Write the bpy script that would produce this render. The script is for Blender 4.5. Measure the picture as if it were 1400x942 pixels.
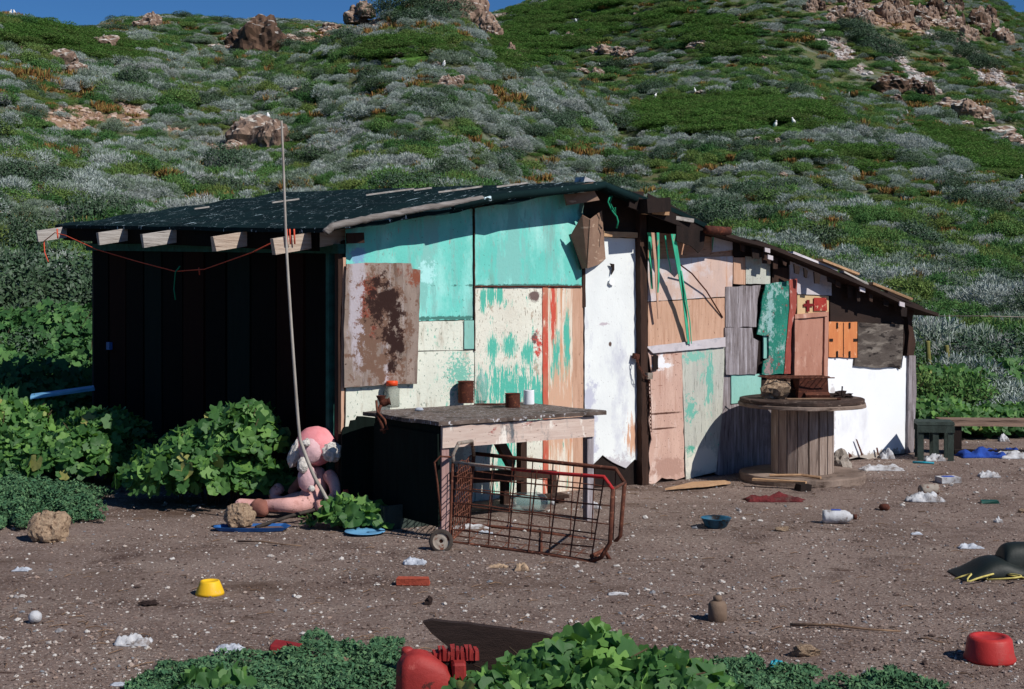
import bpy, bmesh, math, random
import numpy as np
from mathutils import Vector, Matrix, noise as mn
random.seed(7); RS = np.random.RandomState(11)
for o in list(bpy.data.objects): bpy.data.objects.remove(o)
C = bpy.context.scene.collection
S = bpy.context.scene
F = 1944.0; U0 = 700.0; V0 = 385.0; EYE = 1.6
# ---------------------------------------------------------------- camera, sky, sun, exposure
cam = bpy.data.objects.new('camera', bpy.data.cameras.new('camera')); C.objects.link(cam)
cam.location = (0, 0, EYE); cam.rotation_euler = (math.radians(90), 0, 0)
cam.data.sensor_width = 36; cam.data.lens = 36 * F / 1400; cam.data.shift_y = -86 / 1400
cam.data.clip_end = 3000; cam.data.clip_start = .05
S.camera = cam
SUN_EL = math.radians(41); SUN_H = (.790, -.613)          # horizontal direction towards the sun
wd = bpy.data.worlds.new("World"); S.world = wd; wd.use_nodes = True
wn = wd.node_tree; bg = wn.nodes['Background']
sky = wn.nodes.new('ShaderNodeTexSky'); sky.sky_type = 'NISHITA'; sky.sun_disc = False
sky.sun_elevation = SUN_EL; sky.sun_rotation = math.atan2(SUN_H[0], SUN_H[1])
sky.air_density = 1.0; sky.dust_density = 0.0; sky.ozone_density = 6.0; sky.altitude = 2500
hs = wn.nodes.new('ShaderNodeMix'); hs.data_type = 'RGBA'; hs.blend_type = 'MULTIPLY'; hs.inputs[0].default_value = 1; hs.inputs[7].default_value = (.62, 1.02, 1.30, 1)
wn.links.new(sky.outputs[0], hs.inputs[6]); wn.links.new(hs.outputs[2], bg.inputs[0]); bg.inputs[1].default_value = .056
sl = bpy.data.lights.new('sun', 'SUN'); so = bpy.data.objects.new('sun', sl); C.objects.link(so)
sl.energy = 4.7; sl.angle = math.radians(.5); sl.color = (1, .955, .89)
sd = Vector((SUN_H[0]*math.cos(SUN_EL), SUN_H[1]*math.cos(SUN_EL), math.sin(SUN_EL)))
so.rotation_euler = sd.to_track_quat('Z', 'Y').to_euler()
S.view_settings.view_transform = 'Standard'; S.view_settings.look = 'None'
S.view_settings.exposure = 0.0; S.view_settings.gamma = 1
S.render.engine = 'CYCLES'
try:
    S.cycles.max_bounces = 6; S.cycles.diffuse_bounces = 3; S.cycles.transparent_max_bounces = 8
except Exception: pass

# ---------------------------------------------------------------- materials
def sr(r, g, b, k=1.0):
    f = lambda c: ((c/255+.055)/1.055)**2.4 if c > 10 else c/255/12.92
    return (f(r)*k, f(g)*k, f(b)*k)
TH = math.atan2(.585, .811); C0 = Vector((-1.16, 9.72)); fx, fy = math.cos(TH), math.sin(TH); ix, iy = -fy, fx
def L(u, v, w=0):            # local point (s, w, z) on the plane w = const seen at pixel
    a = (u-U0)/F; b = (V0-v)/F; t = (w + C0.x*ix + C0.y*iy)/(a*ix+iy)
    x, y = a*t-C0.x, t-C0.y; return Vector((x*fx+y*fy, w, EYE+b*t))
def LS(u, v, s=0):           # on the plane s = const
    a = (u-U0)/F; b = (V0-v)/F; t = (s + C0.x*fx + C0.y*fy)/(a*fx+fy)
    x, y = a*t-C0.x, t-C0.y; return Vector((s, x*ix+y*iy, EYE+b*t))
MATS = {}
def mk(name, c1, c2=None, scale=6, stretch=(1,1,1), layers=(), rough=.85, bump=.3, bscale=40, bstretch=None,
       spec=.25, metallic=0, blobs=(), rnd=None, inst=None, trans=0, tcol=None, top=None, coord='Object', attr=None):
    if name in MATS: return MATS[name]
    m = bpy.data.materials.new(name); m.use_nodes = True; nt = m.node_tree; N = nt.nodes; Lk = nt.links
    bs = N['Principled BSDF']; bs.inputs['Roughness'].default_value = rough
    bs.inputs['Specular IOR Level'].default_value = spec; bs.inputs['Metallic'].default_value = metallic
    tc = N.new('ShaderNodeTexCoord')
    def noise(sc, st, det=5, ro=.6):
        mp = N.new('ShaderNodeMapping'); mp.inputs['Scale'].default_value = st
        Lk.new(tc.outputs[coord], mp.inputs[0])
        n = N.new('ShaderNodeTexNoise'); n.inputs['Scale'].default_value = sc; n.inputs['Detail'].default_value = det
        n.inputs['Roughness'].default_value = ro
        Lk.new(mp.outputs[0], n.inputs[0]); return n.outputs['Fac']
    def mixc(fac, a, b):
        x = N.new('ShaderNodeMix'); x.data_type = 'RGBA'
        if hasattr(fac, 'default_value') or hasattr(fac, 'is_output'): Lk.new(fac, x.inputs[0])
        else: x.inputs[0].default_value = fac
        for v, i in ((a, 6), (b, 7)):
            if isinstance(v, tuple): x.inputs[i].default_value = (*v, 1)
            else: Lk.new(v, x.inputs[i])
        return x.outputs[2]
    def ramp(src, lo, hi):
        r = N.new('ShaderNodeMapRange'); r.inputs[1].default_value = lo; r.inputs[2].default_value = hi
        Lk.new(src, r.inputs[0]); return r.outputs[0]
    if c2 is None: c2 = tuple(v*.7 for v in c1)
    col = mixc(ramp(noise(scale, stretch), .3, .7), c1, c2)
    if rnd:      # random colour per leaf / blade stored on the mesh
        a = N.new('ShaderNodeAttribute'); a.attribute_name = 'rnd'
        for (c, lo, hi) in rnd: col = mixc(ramp(a.outputs['Fac'], lo, hi), col, c)
    if inst:
        oi = N.new('ShaderNodeObjectInfo')
        for (c, lo, hi, amt) in inst:
            mu = N.new('ShaderNodeMath'); mu.operation = 'MULTIPLY'; mu.inputs[1].default_value = amt
            Lk.new(ramp(oi.outputs['Random'], lo, hi), mu.inputs[0]); col = mixc(mu.outputs[0], col, c)
    for ly in layers:
        n = noise(ly.get("s", 8), ly.get("st", (1,1,1)), ly.get("d", 6), ly.get("r", .65))
        col = mixc(ramp(n, ly["lo"], ly["hi"]), col, ly["c"])
    for B in blobs:      # stains at their own place on the board: centre px, radii px, colour, raggedness
        cu, cv, ru, rv, c = B[:5]; am = B[5] if len(B) > 5 else .9; ns = B[6] if len(B) > 6 else 9
        q = L(cu, cv, -.03); e1 = L(cu+ru, cv, -.03); e2 = L(cu, cv-rv, -.03)
        sb = N.new('ShaderNodeVectorMath'); sb.operation = 'SUBTRACT'; sb.inputs[1].default_value = (q.x, 0, q.z); Lk.new(tc.outputs['Object'], sb.inputs[0])
        ml = N.new('ShaderNodeVectorMath'); ml.operation = 'MULTIPLY'; ml.inputs[1].default_value = (1/abs(e1.x-q.x), 0, 1/abs(e2.z-q.z)); Lk.new(sb.outputs[0], ml.inputs[0])
        ln = N.new('ShaderNodeVectorMath'); ln.operation = 'LENGTH'; Lk.new(ml.outputs[0], ln.inputs[0])
        nn = noise(ns, B[7] if len(B) > 7 else (1,1,1), 9, .75); ma = N.new('ShaderNodeMath'); ma.operation = 'MULTIPLY_ADD'; ma.inputs[1].default_value = am*6; ma.inputs[2].default_value = -am*3
        Lk.new(nn, ma.inputs[0]); ad = N.new('ShaderNodeMath'); ad.operation = 'ADD'; Lk.new(ma.outputs[0], ad.inputs[0]); Lk.new(ln.outputs['Value'], ad.inputs[1])
        col = mixc(ramp(ad.outputs[0], 1.22, .8), col, c)
    if attr:
        for (an, c) in attr:
            a = N.new('ShaderNodeAttribute'); a.attribute_name = an
            col = mixc(a.outputs['Fac'], col, c)
    if top:      # droppings lying on upward faces
        g = N.new('ShaderNodeNewGeometry'); sx = N.new('ShaderNodeSeparateXYZ'); Lk.new(g.outputs['Normal'], sx.inputs[0])
        mu = N.new('ShaderNodeMath'); mu.operation = 'MULTIPLY'
        Lk.new(ramp(sx.outputs[2], top[1], top[2]), mu.inputs[0]); Lk.new(ramp(noise(top[3], (1,1,1)), .38, .55), mu.inputs[1])
        col = mixc(mu.outputs[0], col, top[0])
    Lk.new(col, bs.inputs['Base Color'])
    if bump:
        b = N.new('ShaderNodeBump'); b.inputs['Strength'].default_value = bump; b.inputs['Distance'].default_value = .02
        Lk.new(noise(bscale, bstretch or stretch, 8, .7), b.inputs['Height']); Lk.new(b.outputs[0], bs.inputs['Normal'])
    if trans:
        tr = N.new('ShaderNodeBsdfTranslucent'); mx = N.new('ShaderNodeMixShader'); mx.inputs[0].default_value = trans
        if tcol: tr.inputs[0].default_value = (*tcol, 1)
        else: Lk.new(col, tr.inputs[0])
        Lk.new(bs.outputs[0], mx.inputs[1]); Lk.new(tr.outputs[0], mx.inputs[2]); Lk.new(mx.outputs[0], N['Material Output'].inputs[0])
    MATS[name] = m; return m
def glass(name, col, rough=.08, alpha=.35):
    if name in MATS: return MATS[name]
    m = bpy.data.materials.new(name); m.use_nodes = True; N = m.node_tree.nodes; Lk = m.node_tree.links
    bs = N['Principled BSDF']; bs.inputs['Base Color'].default_value = (*col, 1); bs.inputs['Roughness'].default_value = rough
    n = N.new('ShaderNodeTexNoise'); n.inputs['Scale'].default_value = 25
    r = N.new('ShaderNodeMapRange'); r.inputs[3].default_value = alpha*.7; r.inputs[4].default_value = min(1, alpha*1.5)
    Lk.new(n.outputs['Fac'], r.inputs[0]); Lk.new(r.outputs[0], bs.inputs['Alpha'])
    MATS[name] = m; return m
VG = (14, 14, 1.2)     # vertical grain
HG = (1.2, 14, 14)     # horizontal grain
AQ = sr(118, 216, 196); AQD = sr(64, 168, 146); CREAM = sr(222, 222, 205)
M = {}
GRM = sr(96,120,112)
M['aqua'] = mk('aqua paint', sr(120,210,198), sr(100,192,180), 2.2, (1,1,.7), [dict(c=sr(128,108,96), s=3.1, st=(2.2,2.2,.35), lo=.60, hi=.86), dict(c=sr(70,54,46), s=34, st=(1,1,1), lo=.66, hi=.70), dict(c=sr(165,226,218), s=3.5, st=(1,1,.5), lo=.5, hi=.72),
     dict(c=sr(128,172,166), s=5, st=(1.6,1,.25), lo=.54, hi=.70), dict(c=sr(150,160,155), s=30, st=(2,2,.4), lo=.60, hi=.70), dict(c=sr(60,90,84), s=70, st=(1,1,.6), lo=.66, hi=.72), dict(c=sr(100,80,60), s=24, st=(1,1,.3), lo=.71, hi=.74)], bump=.2,
     blobs=[(585,350,14,60,sr(128,190,182),1.1,12,(1,1,.25)),(704,340,14,70,sr(124,190,182),1.2,12,(1,1,.2)),(585,372,10,16,sr(170,225,222),.8,16),(800,300,8,60,GRM,.5,8,(1,1,.4)),(610,435,60,2.5,sr(70,120,112),.9,30),(720,390,80,1.5,sr(70,120,112),.9,30),(490,350,12,10,sr(120,160,190),.8,14)])
M['aqua_dull'] = mk('dull aqua paint', sr(150,200,188), sr(120,175,165), 4, (1,1,.5), [dict(c=sr(110,120,110), s=40, st=(3,3,.4), lo=.6, hi=.72)], bump=.15)
M['cream'] = mk('cream paint', sr(224,226,212), sr(206,208,194), 3, (1,1,1), [dict(c=sr(96,120,108), s=40, st=(1.5,1.5,.8), lo=.605, hi=.66),
     dict(c=sr(110,190,168), s=10, st=(1,1,.6), lo=.585, hi=.66, d=9, r=.75), dict(c=sr(165,150,132), s=7, st=(2,2,.35), lo=.56, hi=.76)], bump=.25,
     blobs=[(628,512,12,22,sr(120,182,164),1.8,40),(560,620,70,30,sr(190,186,172),.8,14)])
TQ = sr(84,178,158)
M['cream_peel'] = mk('cream paint peeling to turquoise', sr(226,226,212), sr(210,206,192), 4, (1,1,1),
     [dict(c=TQ, s=6, st=(3.2,3.2,.9), lo=.60, hi=.625, d=9, r=.78), dict(c=sr(120,104,90), s=55, st=(2,2,.5), lo=.60, hi=.65), dict(c=sr(176,160,142), s=9, st=(1,1,1), lo=.60, hi=.66)], bump=.3,
     blobs=[(672,402,6,14,TQ,.7,34,(2.4,2.4,.3)),(684,404,5,12,TQ,.7,34,(2.4,2.4,.3)),(661,410,4,18,TQ,.7,34,(2.4,2.4,.3)),(674,476,7,16,TQ,.8,34,(2.4,2.4,.3)),(697,472,9,14,TQ,.9,34,(2.4,2.4,.3)),(722,482,8,14,TQ,.9,34,(2.4,2.4,.3)),
            (700,528,46,22,TQ,1.5,24,(2.4,2.4,.35)),(735,545,18,30,TQ,1.2,24,(2.4,2.4,.35)),(690,600,14,60,TQ,1.3,24,(3,3,.35)),(731,405,7,6,sr(110,92,88),.5,20),(732,462,4,7,sr(104,84,80),.8,30),(736,470,4,12,sr(190,80,70),1.2,26)])
M['streak'] = mk('streaked boards', sr(214,192,170), sr(228,222,208), 4, (8,8,.5),
     [dict(c=sr(128,108,96), s=3.1, st=(2.2,2.2,.35), lo=.60, hi=.86), dict(c=sr(70,54,46), s=34, st=(1,1,1), lo=.66, hi=.70), dict(c=sr(204,150,116), s=4, st=(9,9,.35), lo=.50, hi=.58, d=7), dict(c=sr(200,88,70), s=5, st=(7,7,.7), lo=.63, hi=.66, d=9), dict(c=sr(96,178,156), s=5, st=(9,9,.8), lo=.60, hi=.63, d=9, r=.75), dict(c=sr(120,90,70), s=20, st=(5,5,.5), lo=.62, hi=.7)], bump=.3,
     blobs=[(757,430,3,60,sr(200,84,68),.9,18,(3,3,.4)),(760,500,5,40,TQ,.8,18,(3,3,.4)),(776,470,4,40,TQ,.7,18,(3,3,.4)),(765,560,22,50,sr(206,166,140),1.0,14,(3,3,.3))])
M['redstrip'] = mk('red streaked batten', sr(196,66,52), sr(180,120,95), 5, (3,3,1), [dict(c=sr(220,200,180), s=12, st=(2,2,.6), lo=.58, hi=.66)], bump=.2)
M['peach'] = mk('peach plywood', sr(206,168,144), sr(180,140,116), 3, VG, [dict(c=sr(128,108,96), s=3.1, st=(2.2,2.2,.35), lo=.60, hi=.86), dict(c=sr(70,54,46), s=34, st=(1,1,1), lo=.66, hi=.70), dict(c=sr(160,108,78), s=5, st=(9,9,.5), lo=.58, hi=.75),
     dict(c=sr(120,80,60), s=45, st=(2,2,.5), lo=.64, hi=.7)], bump=.3, bscale=14)
M['peach_h'] = mk('peach horizontal board', sr(194,154,128), sr(162,120,98), 3, HG, [dict(c=sr(128,108,96), s=3.1, st=(2.2,2.2,.35), lo=.60, hi=.86), dict(c=sr(70,54,46), s=34, st=(1,1,1), lo=.66, hi=.70), dict(c=sr(120,80,60), s=30, st=(.4,2,2), lo=.6, hi=.7)], bump=.3, bscale=14)
M['lav'] = mk('faded pinkish plywood', sr(206,178,164), sr(188,164,156), 3, (2,2,1), [dict(c=sr(128,108,96), s=3.1, st=(2.2,2.2,.35), lo=.60, hi=.86), dict(c=sr(70,54,46), s=34, st=(1,1,1), lo=.66, hi=.70), dict(c=sr(205,200,205), s=3, st=(1,1,1), lo=.5, hi=.62),
     dict(c=sr(190,140,110), s=4, st=(6,6,.6), lo=.58, hi=.72)], bump=.2)
M['pink'] = mk('pink plywood', sr(210,176,160), sr(186,150,136), 3, (3,3,.8), [dict(c=sr(128,108,96), s=3.1, st=(2.2,2.2,.35), lo=.60, hi=.86), dict(c=sr(70,54,46), s=34, st=(1,1,1), lo=.66, hi=.70), dict(c=sr(228,210,200), s=4, st=(2,2,.5), lo=.52, hi=.7),
     dict(c=sr(130,90,75), s=6, st=(.8,.8,9), lo=.63, hi=.68), dict(c=sr(110,80,70), s=60, st=(1,1,1), lo=.63, hi=.68), dict(c=sr(170,126,108), s=3, st=(4,4,.3), lo=.56, hi=.7)], bump=.35,
     blobs=[(907,500,14,3,sr(235,235,238),.6,20),(904,494,5,12,sr(235,235,238),.7,20,(1,1,1)),(910,565,20,1.6,sr(90,60,50),.35,10),(905,586,18,1.2,sr(90,60,50),.35,10),(912,640,22,12,sr(176,140,126),.8,8)])
M['sage'] = mk('sage painted plywood', sr(194,196,184), sr(172,172,164), 3, (5,5,.7), [dict(c=sr(120,190,170), s=4, st=(2.5,2.5,.8), lo=.58, hi=.64, d=9, r=.75),
     dict(c=sr(90,95,86), s=14, st=(7,7,.4), lo=.58, hi=.68), dict(c=sr(90,96,88), s=70, st=(1,1,1), lo=.63, hi=.68)], bump=.35,
     blobs=[(970,520,5,34,sr(110,176,160),1.3,26,(2,2,.4)),(945,560,6,14,sr(110,176,160),1.3,26),(943,620,6,9,sr(90,165,145),1.1,14),(948,488,12,6,sr(130,186,170),1.3,26),(985,612,3,6,sr(90,165,145),1,14),(960,630,24,18,sr(214,210,196),.6,8)])
M['grey'] = mk('weathered grey boards', sr(160,152,156), sr(108,98,98), 3, VG, [dict(c=sr(192,186,192), s=4, st=(8,8,.5), lo=.52, hi=.7),
     dict(c=sr(66,56,54), s=8, st=(10,10,.5), lo=.57, hi=.66), dict(c=sr(80,70,66), s=2, st=(1,1,1), lo=.56, hi=.72)], bump=.6, bscale=12)
M['greyh'] = mk('weathered grey timber', sr(150,145,142), sr(100,92,86), 3, HG, [dict(c=sr(70,62,58), s=8, st=(.5,9,9), lo=.58, hi=.68)], bump=.5, bscale=12)
M['teal'] = mk('worn teal paint', sr(46,136,116), sr(26,104,90), 4, (1,1,1), [dict(c=sr(150,180,176), s=9, st=(1.4,1.4,1), lo=.53, hi=.58, d=10, r=.82),
     dict(c=sr(130,80,80), s=14, st=(1,1,1), lo=.60, hi=.64, d=9), dict(c=sr(16,70,62), s=6, st=(2,2,.6), lo=.56, hi=.7)], bump=.5, blobs=[(1050,425,4,40,sr(140,176,174),1.3,30),(1048,502,5,12,sr(150,125,125),1.3,30)])
M['redbrown'] = mk('red brown flaking board', sr(168,84,72), sr(130,62,54), 6, (2,2,1), [dict(c=sr(190,150,140), s=14, st=(2,2,.8), lo=.58, hi=.66)], bump=.3)
M['cupboard'] = mk('pinkish brown varnish', sr(184,136,118), sr(160,110,92), 3, (3,3,.8), [dict(c=sr(128,108,96), s=3.1, st=(2.2,2.2,.35), lo=.60, hi=.86), dict(c=sr(70,54,46), s=34, st=(1,1,1), lo=.66, hi=.70), dict(c=sr(205,165,148), s=5, st=(2,2,1), lo=.55, hi=.7),
     dict(c=sr(110,72,60), s=30, st=(2,2,.6), lo=.63, hi=.7)], bump=.25)
M['palewhite'] = mk('pale scuffed white board', sr(205,200,205), sr(180,170,172), 4, (1,1,1), [dict(c=sr(150,150,160), s=7, st=(1,1,2), lo=.55, hi=.7)], bump=.2)
M['creamred'] = mk('cream board', sr(206,180,140), sr(190,160,120), 4, (1,1,1), bump=.2)
M['redpaint'] = mk('red splashed paint', sr(170,60,50), sr(140,42,38), 12, (1,1,1), [dict(c=sr(205,170,140), s=22, lo=.58, hi=.66)], bump=.1)
M['darkred'] = mk('dark red paint', sr(120,28,30), sr(100,20,24), 12, bump=.1)
M['orange'] = mk('orange painted board', sr(214,140,88), sr(194,116,72), 3, (5,5,.8), [dict(c=sr(128,108,96), s=3.1, st=(2.2,2.2,.35), lo=.60, hi=.86), dict(c=sr(70,54,46), s=34, st=(1,1,1), lo=.66, hi=.70), dict(c=sr(232,180,140), s=8, st=(2,2,1), lo=.6, hi=.68)], bump=.2)
M['plygrey'] = mk('dark weathered plywood', sr(96,88,82), sr(58,50,46), 2.2, (1.6,1,4), [dict(c=sr(120,112,104), s=3.2, st=(1.4,1,5), lo=.5, hi=.62),
     dict(c=sr(40,34,32), s=4, st=(1.5,1,5), lo=.56, hi=.6)], bump=.5, bscale=10)
M['white'] = mk('white paint', (.86,.88,.9), (.80,.82,.85), 2, (1,1,1), [dict(c=(.45,.43,.42), s=50, lo=.685, hi=.72), dict(c=sr(205,205,212), s=2.5, st=(1,1,.6), lo=.56, hi=.76)], bump=.08, blobs=[(1190,624,60,6,sr(170,160,150),.8,14),(1137,575,4,50,sr(200,196,196),.6,8)])
M['doorwhite'] = mk('bluish white door paint', sr(232,236,234), sr(218,222,222), 3, (1,1,.7), [dict(c=sr(140,134,138), s=50, st=(1.2,1.2,.8), lo=.645, hi=.68),
     dict(c=sr(184,186,200), s=3.4, st=(1,1,.5), lo=.56, hi=.72)], bump=.15,
     blobs=[(868,600,9,22,sr(206,160,132),.9,14,(3,3,.35)),(835,640,40,14,sr(190,186,190),.8,12),(808,580,8,60,sr(190,192,206),.8,6),(828,443,6,2,sr(190,180,186),.6,20),(836,471,2,3,sr(90,70,64),.3,20)])
M['dark'] = mk('dark tarred wood', sr(40,28,24), sr(24,16,14), 5, (3,3,1), bump=.4)
M['darkbrown'] = mk('dark brown timber', sr(72,50,40), sr(44,30,25), 5, (6,6,.8), bump=.5)
M['tar'] = mk('brown tar paper', sr(52,38,32), sr(36,26,24), 3, (1,1,3), bump=.3)
M['black'] = mk('shade black boards', (.006,.004,.004), (.003,.002,.002), 5, (6,6,.8), spec=.05, bump=.2)  # albedo taken near black to carry the shade of the end wall
M['blackgreen'] = mk('shade black green board', (.006,.012,.010), (.003,.006,.005), 5, (6,6,.8), spec=.08, bump=.2)  # near-black with shade in the colour: table end, end wall, wall shadow
M['reddark'] = mk('shade oxblood boards', (.02,.005,.004), (.012,.004,.003), 5, (6,6,.8), spec=.05, bump=.2)
M['roof'] = mk('green black tar roofing', (.006,.020,.021), (.003,.010,.011), 2, (1,1,1), [dict(c=sr(200,222,230), s=4.5, st=(.9,3.2,1), lo=.625, hi=.64, d=9, r=.74),
     dict(c=sr(210,230,235), s=14, st=(1,2.4,1), lo=.65, hi=.66)], rough=.9, spec=.08, bump=.6, bscale=6)
M['beam'] = mk('bleached grey beam', sr(186,180,174), sr(140,132,126), 3, HG, [dict(c=sr(80,70,64), s=7, st=(.5,9,9), lo=.59, hi=.66)], bump=.5, bscale=12)
M['beam_b'] = mk('bleached tan beam', sr(198,182,166), sr(158,136,120), 3, HG, [dict(c=sr(90,70,58), s=7, st=(.5,9,9), lo=.58, hi=.66)], bump=.5, bscale=12)
M['header'] = mk('dark teal lintel', sr(40,92,84), sr(24,60,54), 4, (1,4,4), bump=.3)
RB = sr(44,24,20)
M['rustsheet'] = mk('rusted sheet', sr(160,144,134), sr(118,102,92), 3, (2,2,.8), [dict(c=sr(176,170,174), s=2.6, st=(4,1,.25), lo=.54, hi=.68), dict(c=sr(84,66,60), s=5, st=(3,1,.4), lo=.56, hi=.70),
     dict(c=sr(118,66,50), s=9, st=(1,1,.8), lo=.58, hi=.68), dict(c=sr(50,32,28), s=44, st=(1,1,1), lo=.65, hi=.69)], bump=.3,
     blobs=[(486,430,12,80,sr(172,164,170),.6,6,(2,1,.4)),(505,410,14,44,sr(128,66,50),1.0,10),(520,450,32,70,sr(112,86,72),1.4,12),(520,410,20,30,RB,1.1,10),(536,430,12,24,RB,.9,12),(534,462,12,22,RB,1.0,12),(543,474,6,16,RB,.8,12),(532,500,6,8,RB,.8,18),(565,380,8,10,sr(130,76,58),.8,18)])
M['burn'] = mk('burnt rust hole', sr(44,24,20), sr(22,12,12), 12, (1,1,1), [dict(c=sr(120,62,42), s=18, lo=.56, hi=.66)], bump=.5)
M['rust'] = mk('rust', sr(92,48,34), sr(58,30,24), 14, (1,1,1), [dict(c=sr(128,74,50), s=26, lo=.56, hi=.68)], bump=.4)
M['rustmetal'] = mk('rusted wire', sr(104,60,44), sr(66,38,30), 18, (1,1,1), [dict(c=sr(140,92,72), s=30, lo=.56, hi=.68)], bump=.3)
M['redtube'] = mk('chipped red tube', sr(176,44,46), sr(150,34,36), 14, (1,1,1), [dict(c=sr(90,50,40), s=26, lo=.57, hi=.62)], bump=.2)
M['greytube'] = mk('chipped grey tube', sr(160,152,142), sr(120,108,98), 14, (1,1,1), [dict(c=sr(100,60,45), s=26, lo=.55, hi=.62)], bump=.2)
M['cardboard'] = mk('brown cardboard', sr(150,122,104), sr(126,98,82), 5, (1,1,1), [dict(c=sr(180,155,135), s=9, st=(1,1,4), lo=.6, hi=.66)], bump=.2)
M['greenpaint'] = mk('bright sea green paint', sr(70,190,150), sr(50,160,128), 6, (4,4,1), [dict(c=sr(190,150,125), s=12, st=(3,3,.7), lo=.6, hi=.65)], bump=.2)
M['greenrope'] = mk('green twine', sr(30,150,110), sr(20,110,84), 30, bump=.2)
M['orangerope'] = mk('orange twine', sr(214,92,66), sr(180,70,50), 40, bump=.2)
M['tabletop'] = mk('grimy table top', sr(122,108,100), sr(70,58,52), 5, (1,4,1), [dict(c=sr(196,194,198), s=30, st=(1,2.5,1), lo=.57, hi=.63, d=9), dict(c=sr(36,28,26), s=4, lo=.55, hi=.66)], bump=.4)
M['apron'] = mk('stained pinkish grey apron', sr(212,194,182), sr(190,166,154), 4, HG, [dict(c=sr(104,108,112), s=4.5, st=(1.3,1,.6), lo=.53, hi=.62, d=9, r=.75), dict(c=sr(232,224,214), s=5, st=(1.3,1,.6), lo=.56, hi=.62),
     dict(c=sr(160,84,78), s=5.3, st=(1,1,2), lo=.60, hi=.66), dict(c=sr(110,82,70), s=40, st=(.5,2,2), lo=.63, hi=.68)], bump=.3)
M['legpink'] = mk('pinkish grey leg', sr(176,144,140), sr(150,118,114), 5, VG, bump=.3)
M['spool'] = mk('weathered spool planks', sr(168,150,138), sr(126,108,98), 3, VG, [dict(c=sr(84,70,62), s=6, st=(9,9,.5), lo=.58, hi=.68), dict(c=sr(190,176,166), s=6, st=(8,8,.5), lo=.58, hi=.7)], bump=.5, bscale=12)
M['spooltop'] = mk('weathered spool flange', sr(150,132,120), sr(104,88,78), 4, (1,1,1), [dict(c=sr(70,56,48), s=7, st=(1,1,4), lo=.56, hi=.66)], bump=.5)
M['spooldirty'] = mk('charred spool flange', sr(84,66,58), sr(44,34,30), 6, (1,1,1), [dict(c=sr(140,124,112), s=12, st=(1,1,3), lo=.58, hi=.66)], bump=.6)
M['tanwood'] = mk('tan plank', sr(196,160,124), sr(160,124,94), 4, (2,9,2), bump=.4)
M['pinkdoll'] = mk('dusty pink plush', sr(222,176,170), sr(200,148,140), 6, (1,1,1), [dict(c=sr(150,96,86), s=7, lo=.52, hi=.66), dict(c=sr(120,84,74), s=26, lo=.58, hi=.68)], bump=.35, bscale=120, rough=1)
M['pinkhead'] = mk('brighter pink plush', sr(236,158,164), sr(212,124,128), 8, (1,1,1), [dict(c=sr(170,110,100), s=9, lo=.6, hi=.72)], bump=.35, bscale=120, rough=1)
M['dollbelly'] = mk('pale lilac pink plush', sr(214,180,186), sr(200,160,164), 8, (1,1,1), bump=.35, bscale=120, rough=1)
M['dolldirt'] = mk('dirty brown pink plush', sr(150,100,88), sr(120,78,68), 8, (1,1,1), bump=.35, bscale=120, rough=1)
M['tuft'] = mk('grubby white fur', sr(232,228,222), sr(200,194,188), 14, (1,1,1), [dict(c=sr(130,120,112), s=24, lo=.58, hi=.68)], bump=1, bscale=60, rough=1)
M['pole'] = mk('bleached pole', sr(176,170,162), sr(140,132,124), 5, (6,6,1), bump=.2)
M['rubber'] = mk('dusty rubber', sr(74,66,60), sr(48,42,40), 20, bump=.3)
M['bluetray'] = mk('blue plastic', sr(48,104,170), sr(34,80,140), 8, bump=.1, rough=.5)
M['bluepale'] = mk('pale blue enamel', sr(120,176,214), sr(90,150,196), 8, bump=.1, rough=.5)
M['soil'] = mk('caked soil', sr(120,96,84), sr(92,72,62), 10, bump=.6)
M['stone'] = mk('tan stone', sr(184,160,134), sr(136,112,92), 5, (1,1,1), [dict(c=sr(84,60,46), s=7, lo=.55, hi=.66), dict(c=sr(205,185,160), s=9, lo=.6, hi=.72)], bump=.8, bscale=14)
M['yellow'] = mk('yellow plastic', sr(236,190,40), sr(220,170,30), 6, (1,1,1), [dict(c=sr(200,170,110), s=12, lo=.6, hi=.68)], bump=.1, rough=.5)
M['red'] = mk('faded red plastic', sr(186,54,50), sr(160,42,40), 6, (1,1,1), [dict(c=sr(140,70,60), s=9, lo=.58, hi=.7), dict(c=sr(120,80,70), s=30, lo=.62, hi=.7)], bump=.15, rough=.5)
M['redmetal'] = mk('chipped red enamel', sr(160,52,48), sr(122,36,34), 6, (1,1,1), [dict(c=sr(86,40,34), s=16, lo=.6, hi=.64), dict(c=sr(205,110,100), s=10, lo=.6, hi=.72)], bump=.2, rough=.6, spec=.3)
M['brick'] = mk('broken red brick', sr(176,84,62), sr(140,62,48), 9, bump=.5)
M['maroon'] = mk('maroon plastic', sr(140,40,44), sr(110,30,34), 6, bump=.1, rough=.5)
M['redcloth'] = mk('crimson cloth', sr(124,48,50), sr(80,30,32), 9, (1,1,1), [dict(c=sr(100,76,70), s=14, lo=.56, hi=.66)], bump=1)
M['bottle'] = mk('muddy bottle', sr(128,108,92), sr(96,78,66), 8, (1,1,1), bump=.3)
M['darkplastic'] = mk('black green plastic', (.008,.014,.013), (.014,.018,.016), 6, (1,1,1), [dict(c=sr(90,80,72), s=7, lo=.6, hi=.75)], rough=.55, spec=.3, bump=.15)
M['litter'] = mk('dirty white plastic', sr(206,208,212), sr(150,148,150), 9, (1,1,1), [dict(c=sr(110,98,92), s=16, lo=.54, hi=.66)], bump=.5, bscale=20)
M['bluecloth'] = mk('blue cloth', sr(40,80,170), sr(24,50,120), 12, bump=.5)
M['blueprint'] = mk('blue print', sr(50,90,190), sr(40,70,160), 12, bump=.1)
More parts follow.
